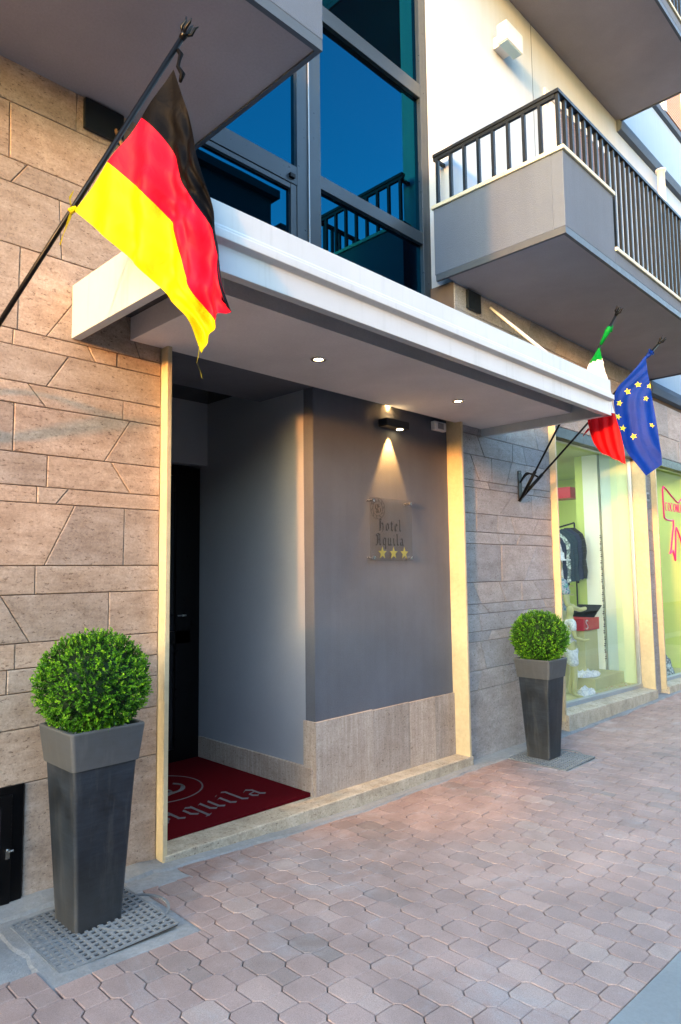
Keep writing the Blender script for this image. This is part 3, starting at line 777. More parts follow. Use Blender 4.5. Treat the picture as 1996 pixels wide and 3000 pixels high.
def ring(mb, c, ux, uy, nrm, r, w, th, n=40, m=0):
    c, ux, uy, nrm = Vector(c), Vector(ux), Vector(uy), Vector(nrm)
    for k in range(n):
        a0, a1 = 2*math.pi*k/n, 2*math.pi*(k+1)/n
        P = [c+(ux*math.cos(a)+uy*math.sin(a))*rr_ for a, rr_ in ((a0, r), (a1, r), (a1, r+w), (a0, r+w))]
        mb.hexa(P+[p+nrm*th for p in P], m=m)
def star(mb, c, ux, uy, nrm, r, th, m=0, k2=.4):
    c, ux, uy, nrm = Vector(c), Vector(ux), Vector(uy), Vector(nrm); pts = []
    for k in range(10):
        a = math.pi/2+math.pi*k/5; q = r if k % 2 == 0 else r*k2
        pts.append(c+(ux*math.cos(a)+uy*math.sin(a))*q)
    top = [p+nrm*th for p in pts]; i = len(mb.v)
    mb.v += [tuple(p) for p in pts+top+[c+nrm*th]]
    for k in range(10):
        mb.f.append([i+k, i+(k+1) % 10, i+10+(k+1) % 10, i+10+k]); mb.f.append([i+10+k, i+10+(k+1) % 10, i+20]); mb.t += [.5, .5]; mb.m += [m, m]

# clear sign
sg = empty('hotel_sign', (4.13, .04, 1.92), 'clear acrylic hotel sign with crest, gothic lettering and three yellow stars', 'sign')
b = MB(); b.box(3.88, 4.39, .034, .042, 1.675, 2.17); b.build('plate', M['acrylic'], sg)
for (x, z) in ((3.905, 2.145), (4.365, 2.145), (4.365, 1.70), (3.905, 1.70)):
    b = MB(); b.tube([(x, .022, z), (x, .089, z)], .009, 12); b.tube([(x, .018, z), (x, .026, z)], .013, 12); b.build('standoff', M['chrome'], sg, smooth=False)
b = MB()
letters(b, 'Hotel', (3.975, .0325, 1.915), (1, 0, 0), (0, 0, 1), (0, -1, 0), .056, .24, sp=.3)
letters(b, 'Aquila', (3.935, .0325, 1.80), (1, 0, 0), (0, 0, 1), (0, -1, 0), .056, .24, sp=.28)
b.build('lettering', M['ink'], sg)
b = MB()
for k in range(3): star(b, (4.01+k*.135, .031, 1.738), (1, 0, 0), (0, 0, 1), (0, -1, 0), .052, .002)
b.build('stars', M['gold'], sg)
b = MB(); cc = (3.965, .0325, 2.085)
ring(b, cc, (1, 0, 0), (0, 0, 1), (0, -1, 0), .082, .003, .001); ring(b, cc, (1, 0, 0), (0, 0, 1), (0, -1, 0), .056, .003, .001)
for k in range(10):
    a = k*.628; b.bar((cc[0]+.060*math.cos(a), .032, cc[2]+.060*math.sin(a)), (cc[0]+.080*math.cos(a+.25), .032, cc[2]+.080*math.sin(a+.25)), .005, .0012, up=(0, 1, 0))
for (o_, r0, a0, a1) in (((-.008, .012), .020, 0, 5), ((.012, -.010), .022, 2, 7), ((-.005, -.022), .014, 3, 8), ((.010, .022), .013, 1, 6)):
    P = [(cc[0]+o_[0]+r0*math.cos(a0+(a1-a0)*t/10), .0322, cc[2]+o_[1]+r0*math.sin(a0+(a1-a0)*t/10)) for t in range(11)]
    b.tube(P, .003, 5)
b.build('crest', M['ink'], sg)

# entrance mat
mt = empty('entrance_mat', (2.7, .8, .05), 'dark red entrance mat with grey gothic lettering and round crest', 'door mat')
def mz(x, y): return .052 if y > .3 else .052
b = MB(); b.box(2.068, 3.306, .115, 2.6, .028, .07); b.build('carpet', M['mat'], mt)
b = MB(); letters(b, 'Aquila', (2.285, .345, .0702), (1, -.0, 0), (0, 1, 0), (0, 0, 1), .148, .19, .001, sp=.17)
b.build('lettering', M['matgrey'], mt)
b = MB(); cc = (2.62, .98, .0702); ring(b, cc, (1, 0, 0), (0, 1, 0), (0, 0, 1), .31, .012, .0012, 60)
for (o_, r0, a0, a1) in (((-.05, .06), .10, 0, 5), ((.06, -.05), .11, 2, 7), ((-.03, -.11), .07, 3, 8), ((.05, .11), .07, 1, 6), ((.0, .0), .17, 3.6, 5.8)):
    b.tube([(cc[0]+o_[0]+r0*math.cos(a0+(a1-a0)*t/14), cc[1]+o_[1]+r0*math.sin(a0+(a1-a0)*t/14), .0705) for t in range(15)], .008, 6)
b.build('crest', M['matgrey'], mt)

# meter cupboard door
e = empty('meter_cupboard', (1.0, -.01, .3), 'black metal meter cupboard door low in the stone wall beside the large planter', 'cupboard')
b = MB(); b.box(.70, 1.318, -.012, .02, .045, .605); b.build('frame', M['black'], e, bevel=.003)
b = MB(); b.box(.74, 1.262, -.024, -.012, .07, .568); dr = b.build('door', M['black'], e, bevel=.003)
b = MB(); b.box(.80, 1.212, -.028, -.024, .12, .52); b.build('door_panel', M['blackgloss'], dr, bevel=.002)
b = MB(); b.box(1.232, 1.25, -.04, -.024, .285, .33); b.tube([(1.241, -.038, .322), (1.241, -.05, .322), (1.262, -.05, .322)], .006, 8); b.build('handle', M['chrome'], dr)

# ------------------------------------------------------------------ planters
def make_planter(c, label):
    cx, cy, zb = c
    e = empty('planter', c, label, 'planter', 'tall square graphite planters')
    def ringpts(hh, z, n=6, rad=.02):
        pts = []
        for (sx, sy, a0) in ((1, 1, 0), (-1, 1, 90), (-1, -1, 180), (1, -1, 270)):
            for k in range(n+1):
                a = R(a0+90*k/n); pts.append((cx+sx*(hh-rad)+rad*math.cos(a), cy+sy*(hh-rad)+rad*math.sin(a), zb+z))
        return pts
    b = MB(); rows = [(.0, 0.0), (.106, .0), (.111, .012), (.148, .712), (.168, .716), (.162, .702)]
    # outside profile: base -> body -> lip underside -> lip -> rim -> inside
    prof = [(.104, .0), (.110, .008), (.150, .706), (.158, .704), (.160, .712), (.177, .858), (.177, .866), (.173, .870), (.160, .870), (.156, .862), (.150, .80)]
    R_ = [ringpts(h_, z_) for h_, z_ in prof]; n = len(R_[0])
    for r_ in R_: b.v += r_
    for k in range(len(prof)-1):
        for j in range(n): b.f.append([k*n+j, k*n+(j+1) % n, (k+1)*n+(j+1) % n, (k+1)*n+j]); b.t.append(.5); b.m.append(0)
    b.f.append(list(range(n))[::-1]); b.t.append(.5); b.m.append(0)
    o = b.build('pot', M['planter'], e, smooth=False)
    for p in o.data.polygons: p.use_smooth = True
    o.data.update()
    es = o.modifiers.new('es', 'EDGE_SPLIT'); es.split_angle = R(40)
    b = MB(); b.box(cx-.155, cx+.155, cy-.155, cy+.155, zb+.80, zb+.828); b.build('soil', M['soil'], e)
    b = MB(); rp = random.Random(2)
    for k in range(90):
        x, y = cx+rp.uniform(-.145, .145), cy+rp.uniform(-.145, .145); r = rp.uniform(.009, .019); z = zb+.833+rp.uniform(0, .01)
        b.lathe([(.001, -r*.6), (r*.8, -r*.4), (r, 0), (r*.7, r*.45), (.001, r*.62)], (x, y, z), 7)
    b.build('pebbles', M['pebble'], e, smooth=True, kind='stuff')
    return e
p1 = make_planter((1.476, -.378, gz(1.476)+.010-.012), 'tall square graphite planter with lip beside the left jamb, the nearer of the pair')
p2 = copy_tree(p1); p2.location = (5.712, -.363, -.072); p2['label'] = 'tall square graphite planter standing before the stone wall by the shop window'

def make_box_ball(c, label):
    e = empty('boxwood_ball', c, label, 'topiary', 'clipped boxwood balls')
    cx, cy, cz = c; rp = random.Random(21); rx, rz = .275, .25
    b = MB(); 
    b.lathe([(.215*math.sin(math.pi*k/12), -.19*math.cos(math.pi*k/12)) for k in range(13)], c, 20)
    b.build('core', M['core'], e, smooth=True)
    b = MB(); b.tube([(cx, cy, cz-.33), (cx+.01, cy, cz-.2), (cx, cy, cz-.1)], .018, 8)
    for k in range(14):
        a = rp.uniform(0, 6.28); b.tube([(cx, cy, cz-.22), (cx+.11*math.cos(a), cy+.11*math.sin(a), cz-.14)], .005, 5)
    b.build('stem', M['twig'], e)
    b = MB()
    def leaf(p, d, up, L, Wd, t):
        r = d.cross(up)
        if r.length < 1e-3: r = Vector((1, 0, 0))
        r.normalize(); nn = r.cross(d).normalized()
        a = p; m1 = p+d*L*.5+nn*L*.10; tip = p+d*L-nn*L*.05
        l1 = p+d*L*.45+r*Wd/2+nn*L*.22; r1 = p+d*L*.45-r*Wd/2+nn*L*.22
        i = len(b.v); b.v += [tuple(a), tuple(l1), tuple(tip), tuple(r1), tuple(m1)]
        b.f += [[i, i+4, i+1], [i+4, i+2, i+1], [i, i+3, i+4], [i+4, i+3, i+2]]; b.t += [t]*4; b.m += [0]*4
    N = 3400
    for k in range(N):
        z = 1-2*(k+.5)/N; ph = k*2.39996+rp.gauss(0, .1); s_ = math.sqrt(max(0, 1-z*z))
        n0 = Vector((s_*math.cos(ph), s_*math.sin(ph), z))
        lump = noise.noise(n0*3.2)*.035+noise.noise(n0*8)*.03
        dep = rp.uniform(-.038, .008)+lump*.45
        if rp.random() < .02: dep += rp.uniform(.005, .018)
        pos = Vector((cx, cy, cz))+Vector((n0.x*(rx+dep), n0.y*(rx+dep), n0.z*(rz+dep)))
        ax = (n0+Vector((rp.gauss(0, .35), rp.gauss(0, .35), rp.gauss(0, .35)+.25))).normalized()
        u = ax.cross(Vector((.3, .5, .8))).normalized(); v = ax.cross(u)
        nl = rp.randint(6, 9); tb = min(1, max(0, .50+dep*11+noise.noise(n0*6)*.35+rp.gauss(0, .14)))  # deeper leaves get a darker tint: shade of the gaps put into colour
        for q_ in range(nl):
            a = q_*2.4+rp.uniform(-.4, .4); op = .25+.85*(1-q_/nl)+rp.uniform(-.1, .1)
            d = (ax*math.cos(op)+(u*math.cos(a)+v*math.sin(a))*math.sin(op)).normalized()
            base = pos-ax*(.026*(1-q_/nl))
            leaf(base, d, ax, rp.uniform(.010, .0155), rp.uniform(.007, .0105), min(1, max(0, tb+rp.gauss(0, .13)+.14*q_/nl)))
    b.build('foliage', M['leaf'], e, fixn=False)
    return e
t1 = make_box_ball((1.476, -.378, 1.10), 'clipped round boxwood ball in the nearer planter, left of the entrance'); t1.scale = (.93, .93, .96)
t2 = copy_tree(t1); t2.location = (5.712, -.363, .985); t2.rotation_euler = (0, 0, 2.2); t2['label'] = 'clipped round boxwood ball in the planter by the shop window'

# ------------------------------------------------------------------ flags
def lerp(a, b, t): return a+(b-a)*t
def sample(c, t):
    n = len(c)-1; x = min(max(t, 0), 1)*n; i = min(int(x), n-1); f = x-i
    P = [Vector(c[max(0, i-1)]), Vector(c[i]), Vector(c[i+1]), Vector(c[min(n, i+2)])]
    return .5*((2*P[1])+(-P[0]+P[2])*f+(2*P[0]-5*P[1]+4*P[2]-P[3])*f*f+(-P[0]+3*P[1]-3*P[2]+P[3])*f**3)
def finial(b, tip, d):
    u = d.cross(Vector((0, 0, 1))).normalized(); v = d.cross(u)
    b.tube([tip-d*.02, tip, tip+d*.012], [.012, .016, .014], 10)
    for k in range(4):
        a = k*math.pi/2+.5; r = u*math.cos(a)+v*math.sin(a)
        b.tube([tip+r*.006, tip+d*.02+r*.024, tip+d*.048+r*.022, tip+d*.062+r*.030], [.006, .007, .006, .002], 6)
def pole_parts(e, base, tip, r=.0115):
    base, tip = Vector(base), Vector(tip); d = (tip-base).normalized()
    b = MB(); b.tube([base-d*.05, tip], r, 12); po = b.build('pole', M['black'], e, smooth=True)
    b = MB(); finial(b, tip, d); b.build('finial', M['black'], po, smooth=True)
    return d
def bracket(base, tips, x, z0, z1, lab):
    e = empty('flag_bracket', (x, -.01, (z0+z1)/2), lab, 'flag bracket', 'black flag brackets')
    b = MB(); b.prism([(x-.035, z0+.03), (x, z0), (x+.035, z0+.03), (x+.035, z1-.01), (x+.02, z1), (x-.02, z1), (x-.035, z1-.01)], 1, -.012, -.001); pl = b.build('plate', M['metal_dk'], e, bevel=.002)
    b = MB(); base = Vector(base)
    b.tube([(x, -.01, z0+.04), base], .014, 8)
    for tp in tips:
        d = (Vector(tp)-base).normalized(); q_ = base+d*.25
        pts = [(x, -.012, z1-.12), (lerp(x, q_.x, .3), lerp(0, q_.y, .45), z1-.04), (lerp(x, q_.x, .75), lerp(0, q_.y, .85), lerp(z1-.04, q_.z, .5)), tuple(q_)]
        b.tube([sample(pts, k/12) for k in range(13)], .009, 8)
        b.tube([base+d*.0, base+d*.30], .0165, 10)
    b.build('arm', M['black'], e, smooth=True)
    for (dx, z) in ((-.018, z1-.025), (.018, z1-.025), (0, z0+.03)):
        b = MB(); b.tube([(x+dx, -.013, z), (x+dx, -.018, z)], .007, 8); b.build('bolt', M['chrome'], pl)
    return e
def ribbon(b, pts, w, m=0, tw=Vector((0, 0, 1)), flip=1):
    pts = [Vector(p) for p in pts]; n = len(pts)
    for k in range(n-1):
        d = (pts[k+1]-pts[k]).normalized(); s = d.cross(Vector((.7, -.7, .1))).normalized()
        w0 = w*(.6+.4*math.sin(k*1.7+1)); w1 = w*(.6+.4*math.sin((k+1)*1.7+1))
        b.poly([pts[k]-s*w0/2, pts[k]+s*w0/2, pts[k+1]+s*w1/2, pts[k+1]-s*w1/2], m=m)

# -- German flag
GB = (.868, -.10, 2.30); GT = (1.415, -1.20, 3.789)
C4 = [[(1.393, -1.156, 3.655), (1.412, -1.194, 3.529), (1.428, -1.227, 3.402), (1.443, -1.256, 3.273), (1.455, -1.281, 3.143), (1.469, -1.309, 3.014), (1.484, -1.338, 2.885), (1.495, -1.361, 2.755), (1.507, -1.384, 2.624)],
 [(1.328, -1.024, 3.477), (1.367, -1.103, 3.387), (1.394, -1.158, 3.284), (1.411, -1.192, 3.167), (1.441, -1.253, 3.06), (1.469, -1.308, 2.95), (1.489, -1.348, 2.833), (1.504, -1.379, 2.711), (1.516, -1.403, 2.587)],
 [(1.256, -.879, 3.317), (1.293, -.955, 3.24), (1.33, -1.028, 3.159), (1.365, -1.098, 3.075), (1.395, -1.16, 2.983), (1.407, -1.183, 2.873), (1.422, -1.213, 2.763), (1.446, -1.262, 2.663), (1.476, -1.322, 2.569)],
 [(1.185, -.736, 3.132), (1.222, -.811, 3.057), (1.259, -.885, 2.981), (1.296, -.959, 2.904), (1.331, -1.031, 2.825), (1.366, -1.102, 2.745), (1.401, -1.171, 2.663), (1.433, -1.235, 2.577), (1.450, -1.270, 2.455)]]
e = empty('flag_on_pole', GB, 'black, red and yellow striped flag hanging from a slanted black pole at the left', 'flag')
gd = pole_parts(e, GB, GT)
hd = Vector((GT[0]-GB[0], GT[1]-GB[1], 0)).normalized(); gn = Vector((hd.y, -hd.x, 0))   # plane normal
if gn.dot(Vector((-1.4, -2.2, 0))) < 0: gn = -gn
def gpos(u, v):
    cs = [sample(c, v) for c in C4]
    x = u*3; i = min(int(x), 2); f = x-i
    p = cs[i].lerp(cs[i+1], f)
    # drape ripples : folds run down from the tip, stronger toward the fly
    s = (p-Vector((GT[0], GT[1], 3.6))).dot(hd)
    a = .055*math.sin(s*34+.6+.8*v)*min(1, v*2.2+.1)*(.35+.65*(1-abs(u-.4)))
    a += .014*math.sin(v*17+u*9+s*12)*min(1, v*2)+.009*math.sin(u*23-v*11)*v+.006*math.sin(u*41+v*13)*min(1, v*3)
    a += -.06*max(0, 1-abs(s-.012)/.05)*min(1, v*3)*(1 if u < .75 else .4)
    return p+gn*a
b = MB(); NU, NV = 48, 60
idx0 = len(b.v)
for i in range(NU+1):
    for j in range(NV+1): b.v.append(tuple(gpos(i/NU, j/NV)))
for i in range(NU):
    for j in range(NV):
        k = i*(NV+1)+j; b.f.append([k, k+1, k+NV+2, k+NV+1]); b.t.append(.5); b.m.append(0 if i < NU/3 else (1 if i < 2*NU/3 else 2))
b.build('flag_cloth', [M['f_black'], M['f_red'], M['f_yellow']], e, smooth=True, fixn=False)
b = MB()
ribbon(b, [(1.452, -1.272, 2.475), (1.450, -1.268, 2.44), (1.446, -1.262, 2.41), (1.455, -1.275, 2.375), (1.458, -1.28, 2.35)], .016)
b.build('ribbon', M['f_yellow'], e, fixn=False)
b = MB()
tp = Vector((1.178, -.722, 3.138)); b.tube([tp-Vector((.012, 0, .01)), tp+Vector((.012, -.012, .012))], .014, 8)
ribbon(b, [tp, tp+Vector((-.012, 0, .05)), tp+Vector((.0, -.01, .085))], .022); ribbon(b, [tp, tp+Vector((-.015, .0, -.05)), tp+Vector((-.03, .01, -.11)), tp+Vector((-.042, .015, -.16))], .024)
b.build('tie', M['f_yellow'], e, fixn=False)
b = MB(); kn = Vector((1.398, -1.165, 3.69))
b.tube([kn+Vector((.0, 0, .06)), kn+Vector((.02, -.01, .03)), kn+Vector((.012, -.01, .0)), kn+Vector((.006, -.01, -.03)), kn+Vector((.022, -.02, -.06)), kn+Vector((.014, -.015, -.095))], [.006, .011, .007, .008, .012, .006], 8)
b.build('knot', M['f_black'], e, smooth=True)
bracket(GB, [GT, (.25, -1.2, 3.79)], .95, 2.26, 2.58, 'black two-arm flag bracket on the stone wall at the far left')

# -- bracket base for the right pair
BB = (5.95, -.09, 2.32)
BB = (6.03, -.055, 2.31)
IT = (5.706, -1.20, 3.773); ET = (6.715, -1.20, 3.762)
bracket(BB, [IT, ET], 6.085, 2.27, 2.585, 'black two-arm flag bracket on the stone wall by the shop window')
def drape(L_, R_, base, tip, amp, NU, NV, fr=26, ph=0):
    hd = Vector((tip[0]-base[0], tip[1]-base[1], 0)).normalized(); n_ = Vector((hd.y, -hd.x, 0))
    if n_.y > 0: n_ = -n_
    if abs(n_.y) < .2 and n_.x > 0: n_ = -n_
    def f(u, v):
        a = sample(L_, v); c = sample(R_, v); p = a.lerp(c, u); w_ = (c-a).length
        o = amp*math.sin(u*w_*fr+ph+v*1.3)*min(1, .15+v*1.5)+amp*.35*math.sin(u*w_*fr*2.3+v*7)
        return p+n_*o
    return f, n_, hd
IL = [(5.747, -1.013, 3.528), (5.762, -.944, 3.458), (5.776, -.884, 3.381), (5.779, -.867, 3.284), (5.781, -.861, 3.186), (5.781, -.86, 3.087), (5.78, -.863, 2.988), (5.779, -.868, 2.89), (5.775, -.885, 2.793), (5.769, -.914, 2.699), (5.757, -.966, 2.616)]
IR = [(5.745, -1.024, 3.524), (5.74, -1.044, 3.419), (5.736, -1.064, 3.313), (5.732, -1.084, 3.208), (5.727, -1.107, 3.103), (5.722, -1.126, 2.997), (5.719, -1.141, 2.89), (5.714, -1.165, 2.786), (5.71, -1.184, 2.68), (5.706, -1.2, 2.574), (5.703, -1.215, 2.467)]
e = empty('flag_on_pole', BB, 'green, white and red flag hanging behind the far end of the canopy', 'flag')
dd = pole_parts(e, BB, IT, .010)
f, n_, hd_ = drape(IL, IR, BB, IT, .012, 0, 0, 60)
b = MB(); NU, NV = 24, 54
for i in range(NU+1):
    for j in range(NV+1): b.v.append(tuple(f(i/NU, j/NV)))
for i in range(NU):
    for j in range(NV):
        k = i*(NV+1)+j; z = b.v[k][2]; b.f.append([k, k+1, k+NV+2, k+NV+1]); b.t.append(.5); b.m.append(0 if z > 3.43 else (1 if z > 2.93 else 2))
b.build('flag_cloth', [M['f_green'], M['f_white'], M['f_red2']], e, smooth=True, fixn=False)
b = MB(); tipv = Vector(IT)
b.tube([tipv-dd*.115, tipv-dd*.16, tipv-dd*.2, tipv-dd*.28], [.018, .026, .02, .014], 9)
b.tube([tipv-dd*.12, tipv-dd*.11+Vector((.02, -.01, .005)), tipv-dd*.14+Vector((.03, -.01, -.02))], .007, 6); b.build('tie', M['f_green'], e, smooth=True)
b = MB(); ribbon(b, [(5.776, -.88, 2.83), (5.783, -.85, 2.81), (5.79, -.815, 2.775)], .03); b.build('tie', M['f_red2'], e, fixn=False)
EL = [(6.633, -1.081, 3.631), (6.585, -1.012, 3.527), (6.533, -.936, 3.429), (6.481, -.861, 3.331), (6.461, -.831, 3.212), (6.467, -.84, 3.078), (6.477, -.855, 2.945), (6.493, -.878, 2.814), (6.521, -.918, 2.691), (6.564, -.981, 2.58), (6.607, -1.043, 2.469)]
ER = [(6.639, -1.09, 3.631), (6.643, -1.095, 3.524), (6.649, -1.104, 3.419), (6.656, -1.114, 3.313), (6.663, -1.125, 3.208), (6.671, -1.135, 3.102), (6.677, -1.145, 2.996), (6.683, -1.153, 2.891), (6.687, -1.16, 2.785), (6.69, -1.164, 2.679), (6.692, -1.166, 2.572)]
e = empty('flag_on_pole', BB, 'blue flag with yellow stars, the farthest flag on the wall', 'flag')
dd = pole_parts(e, BB, ET, .010)
f, n_, hd_ = drape(EL, ER, BB, ET, .013, 0, 0, 26, .8)
b = MB(); NU, NV = 28, 54
for i in range(NU+1):
    for j in range(NV+1): b.v.append(tuple(f(i/NU, j/NV)))
for i in range(NU):
    for j in range(NV):
        k = i*(NV+1)+j; b.f.append([k, k+1, k+NV+2, k+NV+1]); b.t.append(.5); b.m.append(0)
# stars, draped on the cloth (inverse look-up of u,v)
for (sx, sy, sz) in ((6.593, -1.022, 3.36), (6.648, -1.103, 3.335), (6.628, -1.074, 3.216), (6.537, -.942, 3.295), (6.491, -.875, 3.185), (6.48, -.858, 3.051), (6.501, -.89, 2.936), (6.557, -.971, 2.857), (6.651, -1.108, 2.955)):
    P0 = Vector((sx, sy, sz)); sr = .034 if sy > -1.05 else .028
    def onc(p):
        best = None
        for j in range(0, 109):
            v = j/108; a = sample(EL, v); c = sample(ER, v); w_ = max((c-a).length, 1e-4)
            u = min(1, max(0, (p-a).dot((c-a))/w_**2)); q_ = a.lerp(c, u); dq = (q_-p).length
            if best is None or dq < best[0]: best = (dq, u, v)
        return f(best[1], best[2])
    for sd in (.003, -.003):
        pts = []
        rt_ = .35*math.sin(sx*40)
        for k in range(10):
            a = math.pi/2+rt_+math.pi*k/5; q_ = sr if k % 2 == 0 else sr*.42
            pts.append(onc(P0-hd_*(-q_*math.cos(a))*-1+Vector((0, 0, q_*math.sin(a))))+n_*sd)
        i0 = len(b.v); b.v += [tuple(p) for p in pts]+[tuple(onc(P0)+n_*sd)]
        for k in range(10): b.f.append([i0+k, i0+(k+1) % 10, i0+10]); b.t.append(.5); b.m.append(1)
b.build('flag_cloth', [M['f_blue'], M['f_star']], e, smooth=False, fixn=False)
o = e.children[-1] if e.children else None
b = MB(); tipv = Vector(ET)
b.tube([tipv-dd*.11, tipv-dd*.15, tipv-dd*.2], [.014, .022, .013], 9)
for sg_ in (-1, 1):
    c0 = tipv-dd*.12+Vector((.035*sg_, 0, 0)); b.tube([c0+Vector((.022*math.cos(a*.7), 0, .018*math.sin(a*.7))) for a in range(10)], .006, 6)
b.build('tie', M['f_blue'], e, smooth=True)

# ------------------------------------------------------------------ wall lamp on white wall
e = empty('wall_light', (5.9, -.1, 7.0), 'white box-shaped wall light on the white render above the balcony railing', 'wall light')
b = MB(); b.box(5.80, 6.12, -.20, -.085, 6.96, 7.16); b.build('housing', M['white_pl'], e, bevel=.004)
b = MB(); b.box(5.86, 6.06, -.085, -.001, 6.98, 7.10); b.build('mount', M['white_pl'], e, bevel=.003)
b = MB(); b.box(5.815, 6.105, -.19, -.095, 6.952, 6.96); b.build('diffuser', M['shop_teal'], e)

# vent pipe seen behind the railing
b = MB(); b.lathe([(.055, 0), (.055, .62), (.075, .63), (.075, .66), (.0001, .68)], (10.36, -.12, 6.9), 20)
b.build('vent_pipe', M['white_pl'], None, smooth=True, label='short white vent pipe on the wall beyond the balcony', cat='pipe')
# shuttered window on the upper right
e = empty('shuttered_window', (11.8, 0, 9.5), 'window with orange slatted shutter at the top right edge', 'window')
b = MB()
for k in range(40): b.box(11.0, 11.75, -.05, -.01, 8.86+k*.05, 8.90+k*.05)
b.build('shutter', M['orange'], e)
b = MB(); b.box(10.93, 11.0, -.06, -.001, 8.84, 10.9); b.box(11.75, 11.82, -.06, -.001, 8.84, 10.9); b.build('frame', M['white_pl'], e)

# ------------------------------------------------------------------ shop fronts
def sillz(x): return .088-.026*(x-6.66)
def shopfront(x0, x1, lab, yg=.12):
    e = empty('shop_window', (x0, .1, .1), lab, 'shop window')
    zb0, zb1 = sillz(x0)+.03, sillz(x1)+.03
    b = MB(); b.box(x0, x1, yg-.02, yg+.03, 3.045, 3.15); b.box(x0, x0+.03, yg-.02, yg+.03, .02, 3.05); b.box(x1-.035, x1, yg-.02, yg+.03, -.02, 3.05)
    b.hexa([(x0, yg-.03, zb0-.1), (x1, yg-.03, zb1-.1), (x1, yg+.04, zb1-.1), (x0, yg+.04, zb0-.1), (x0, yg-.03, zb0+.03), (x1, yg-.03, zb1+.03), (x1, yg+.04, zb1+.03), (x0, yg+.04, zb0+.03)])
    b.build('frame', M['alu'], e, bevel=.003)
    b = MB(); b.poly([(x0+.03, yg, zb0+.03), (x1-.035, yg, zb1+.03), (x1-.035, yg, 3.045), (x0+.03, yg, 3.045)]); b.build('pane', M['glass'], e, fixn=False)
    b = MB(); b.box(x0, x1, .0, yg-.02, 3.05, 3.165); b.build('shutter_box', M['metal_dk'], e)
    b = MB(); b.hexa([(x0-.02, -.1, -.2), (x1, -.1, -.2), (x1, yg-.03, -.2), (x0-.02, yg-.03, -.2), (x0-.02, -.1, zb0-.03), (x1, -.1, zb1-.03), (x1, yg-.03, zb1-.015), (x0-.02, yg-.03, zb0-.015)]); b.build('sill', M['sill'], e, bevel=.004)
    return e
shopfront(6.767, 9.243, 'large shop window with green-lit clothes display behind glass')
sw2 = shopfront(9.666, 14.0, 'second shop window at the right edge with a pink bow drawn on the glass')
# interior
si = empty('shop_interior', (9, 1, 0), 'bright lime and white shop interior with panels behind the windows', 'shop interior')
def ib(nm, mat, *a):
    b = MB(); b.box(*a); return b.build(nm, M[mat], si)
ib('floor', 'shop_floor', 6.6, 14.5, .165, 6, -.05, .0)
ib('display_floor', 'shop_floor', 6.76, 9.24, .165, 1.6, .0, .075)
ib('wall', 'shop_yellow', 6.6, 14.5, 5.6, 5.7, .0, 3.3)
ib('wall', 'shop_white', 6.64, 6.74, .16, 5.6, .0, 3.3)
ib('ceiling', 'shop_green', 6.6, 14.5, .16, 5.7, 3.2, 3.3)
ib('wall', 'shop_pale', 9.25, 9.62, .16, .40, .0, 3.2)
ib('mirror_panel', 'shop_teal', 9.27, 9.60, .40, .55, .0, 3.2)
ib('wall', 'shop_white', 9.30, 9.55, .60, .82, .0, 3.2)
ib('wall', 'shop_yellow', 9.30, 9.55, .82, .93, .0, 3.2)
ib('wall', 'shop_yellow', 11.6, 11.7, .165, 5.6, .0, 3.2)
ib('wall', 'shop_pale', 11.72, 14.5, 1.7, 1.8, .0, 3.2)
ib('wall', 'shop_yellow', 9.62, 11.6, 2.2, 2.3, .0, 1.9)
ib('bench', 'shop_floor', 8.35, 9.24, .33, 1.4, .075, .22)
ib('cornice', 'redbox', 9.28, 9.60, 1.00, 1.5, 2.62, 2.78)
for (x, y, z) in ((8.0, .75, 3.18), (8.7, 1.3, 3.18), (10.3, 1.0, 3.18), (10.6, 3, 3.18)):
    b = MB(); b.lathe([(.10, .019), (.10, .0), (.0001, -.002)], (x, y, z), 24); b.build('ceiling_lamp', M['lampwhite'], si)
for (x, y, en) in ((8.0, 1.1, 2.6), (10.6, 1.1, 2.2), (8.6, 3.4, 4)):
    l = bpy.data.lights.new('shop_lamp', 'AREA'); l.energy = en; l.size = 1.2; l.color = (.93, 1, .88)
    o = bpy.data.objects.new('shop_lamp', l); col.objects.link(o); o.location = (x-9, y-1, 3.15); o.parent = si

# clothes on rail
cr = empty('clothes_rail', (9.4, 1.2, 0), 'sloping rail of dark hanging clothes inside the first shop window', 'clothes rail')
b = MB(); b.tube([(8.94, 1.34, 2.11), (9.24, .94, 2.25)], .012, 8); b.tube([(9.24, .94, 2.25), (9.24, .94, .08)], .012, 8); b.build('rail', M['black'], cr)
gm = ['black', 'scarf', 'navy', 'zebra', 'jean', 'jean', 'navy', 'black']
for k in range(8):
    x = 8.97+k*.03; y = 1.30-k*.045; zt = 2.13+k*.014
    b = MB()
    for s_ in range(8):
        z0 = zt-.05-s_*.09; z1 = z0-.09; w0 = .07+.16*min(1, s_/2.)**.5+.01*math.sin(s_*2+k); w1 = .07+.16*min(1, (s_+1)/2.)**.5+.01*math.sin((s_+1)*2+k)
        b.hexa([(x-.016, y-w1, z1), (x+.016, y-w1, z1), (x+.016, y+w1, z1), (x-.016, y+w1, z1), (x-.012, y-w0, z0), (x+.012, y-w0, z0), (x+.012, y+w0, z0), (x-.012, y+w0, z0)])
    b.build('garment', M[gm[k]], cr, bevel=.006)
FOLD = 1
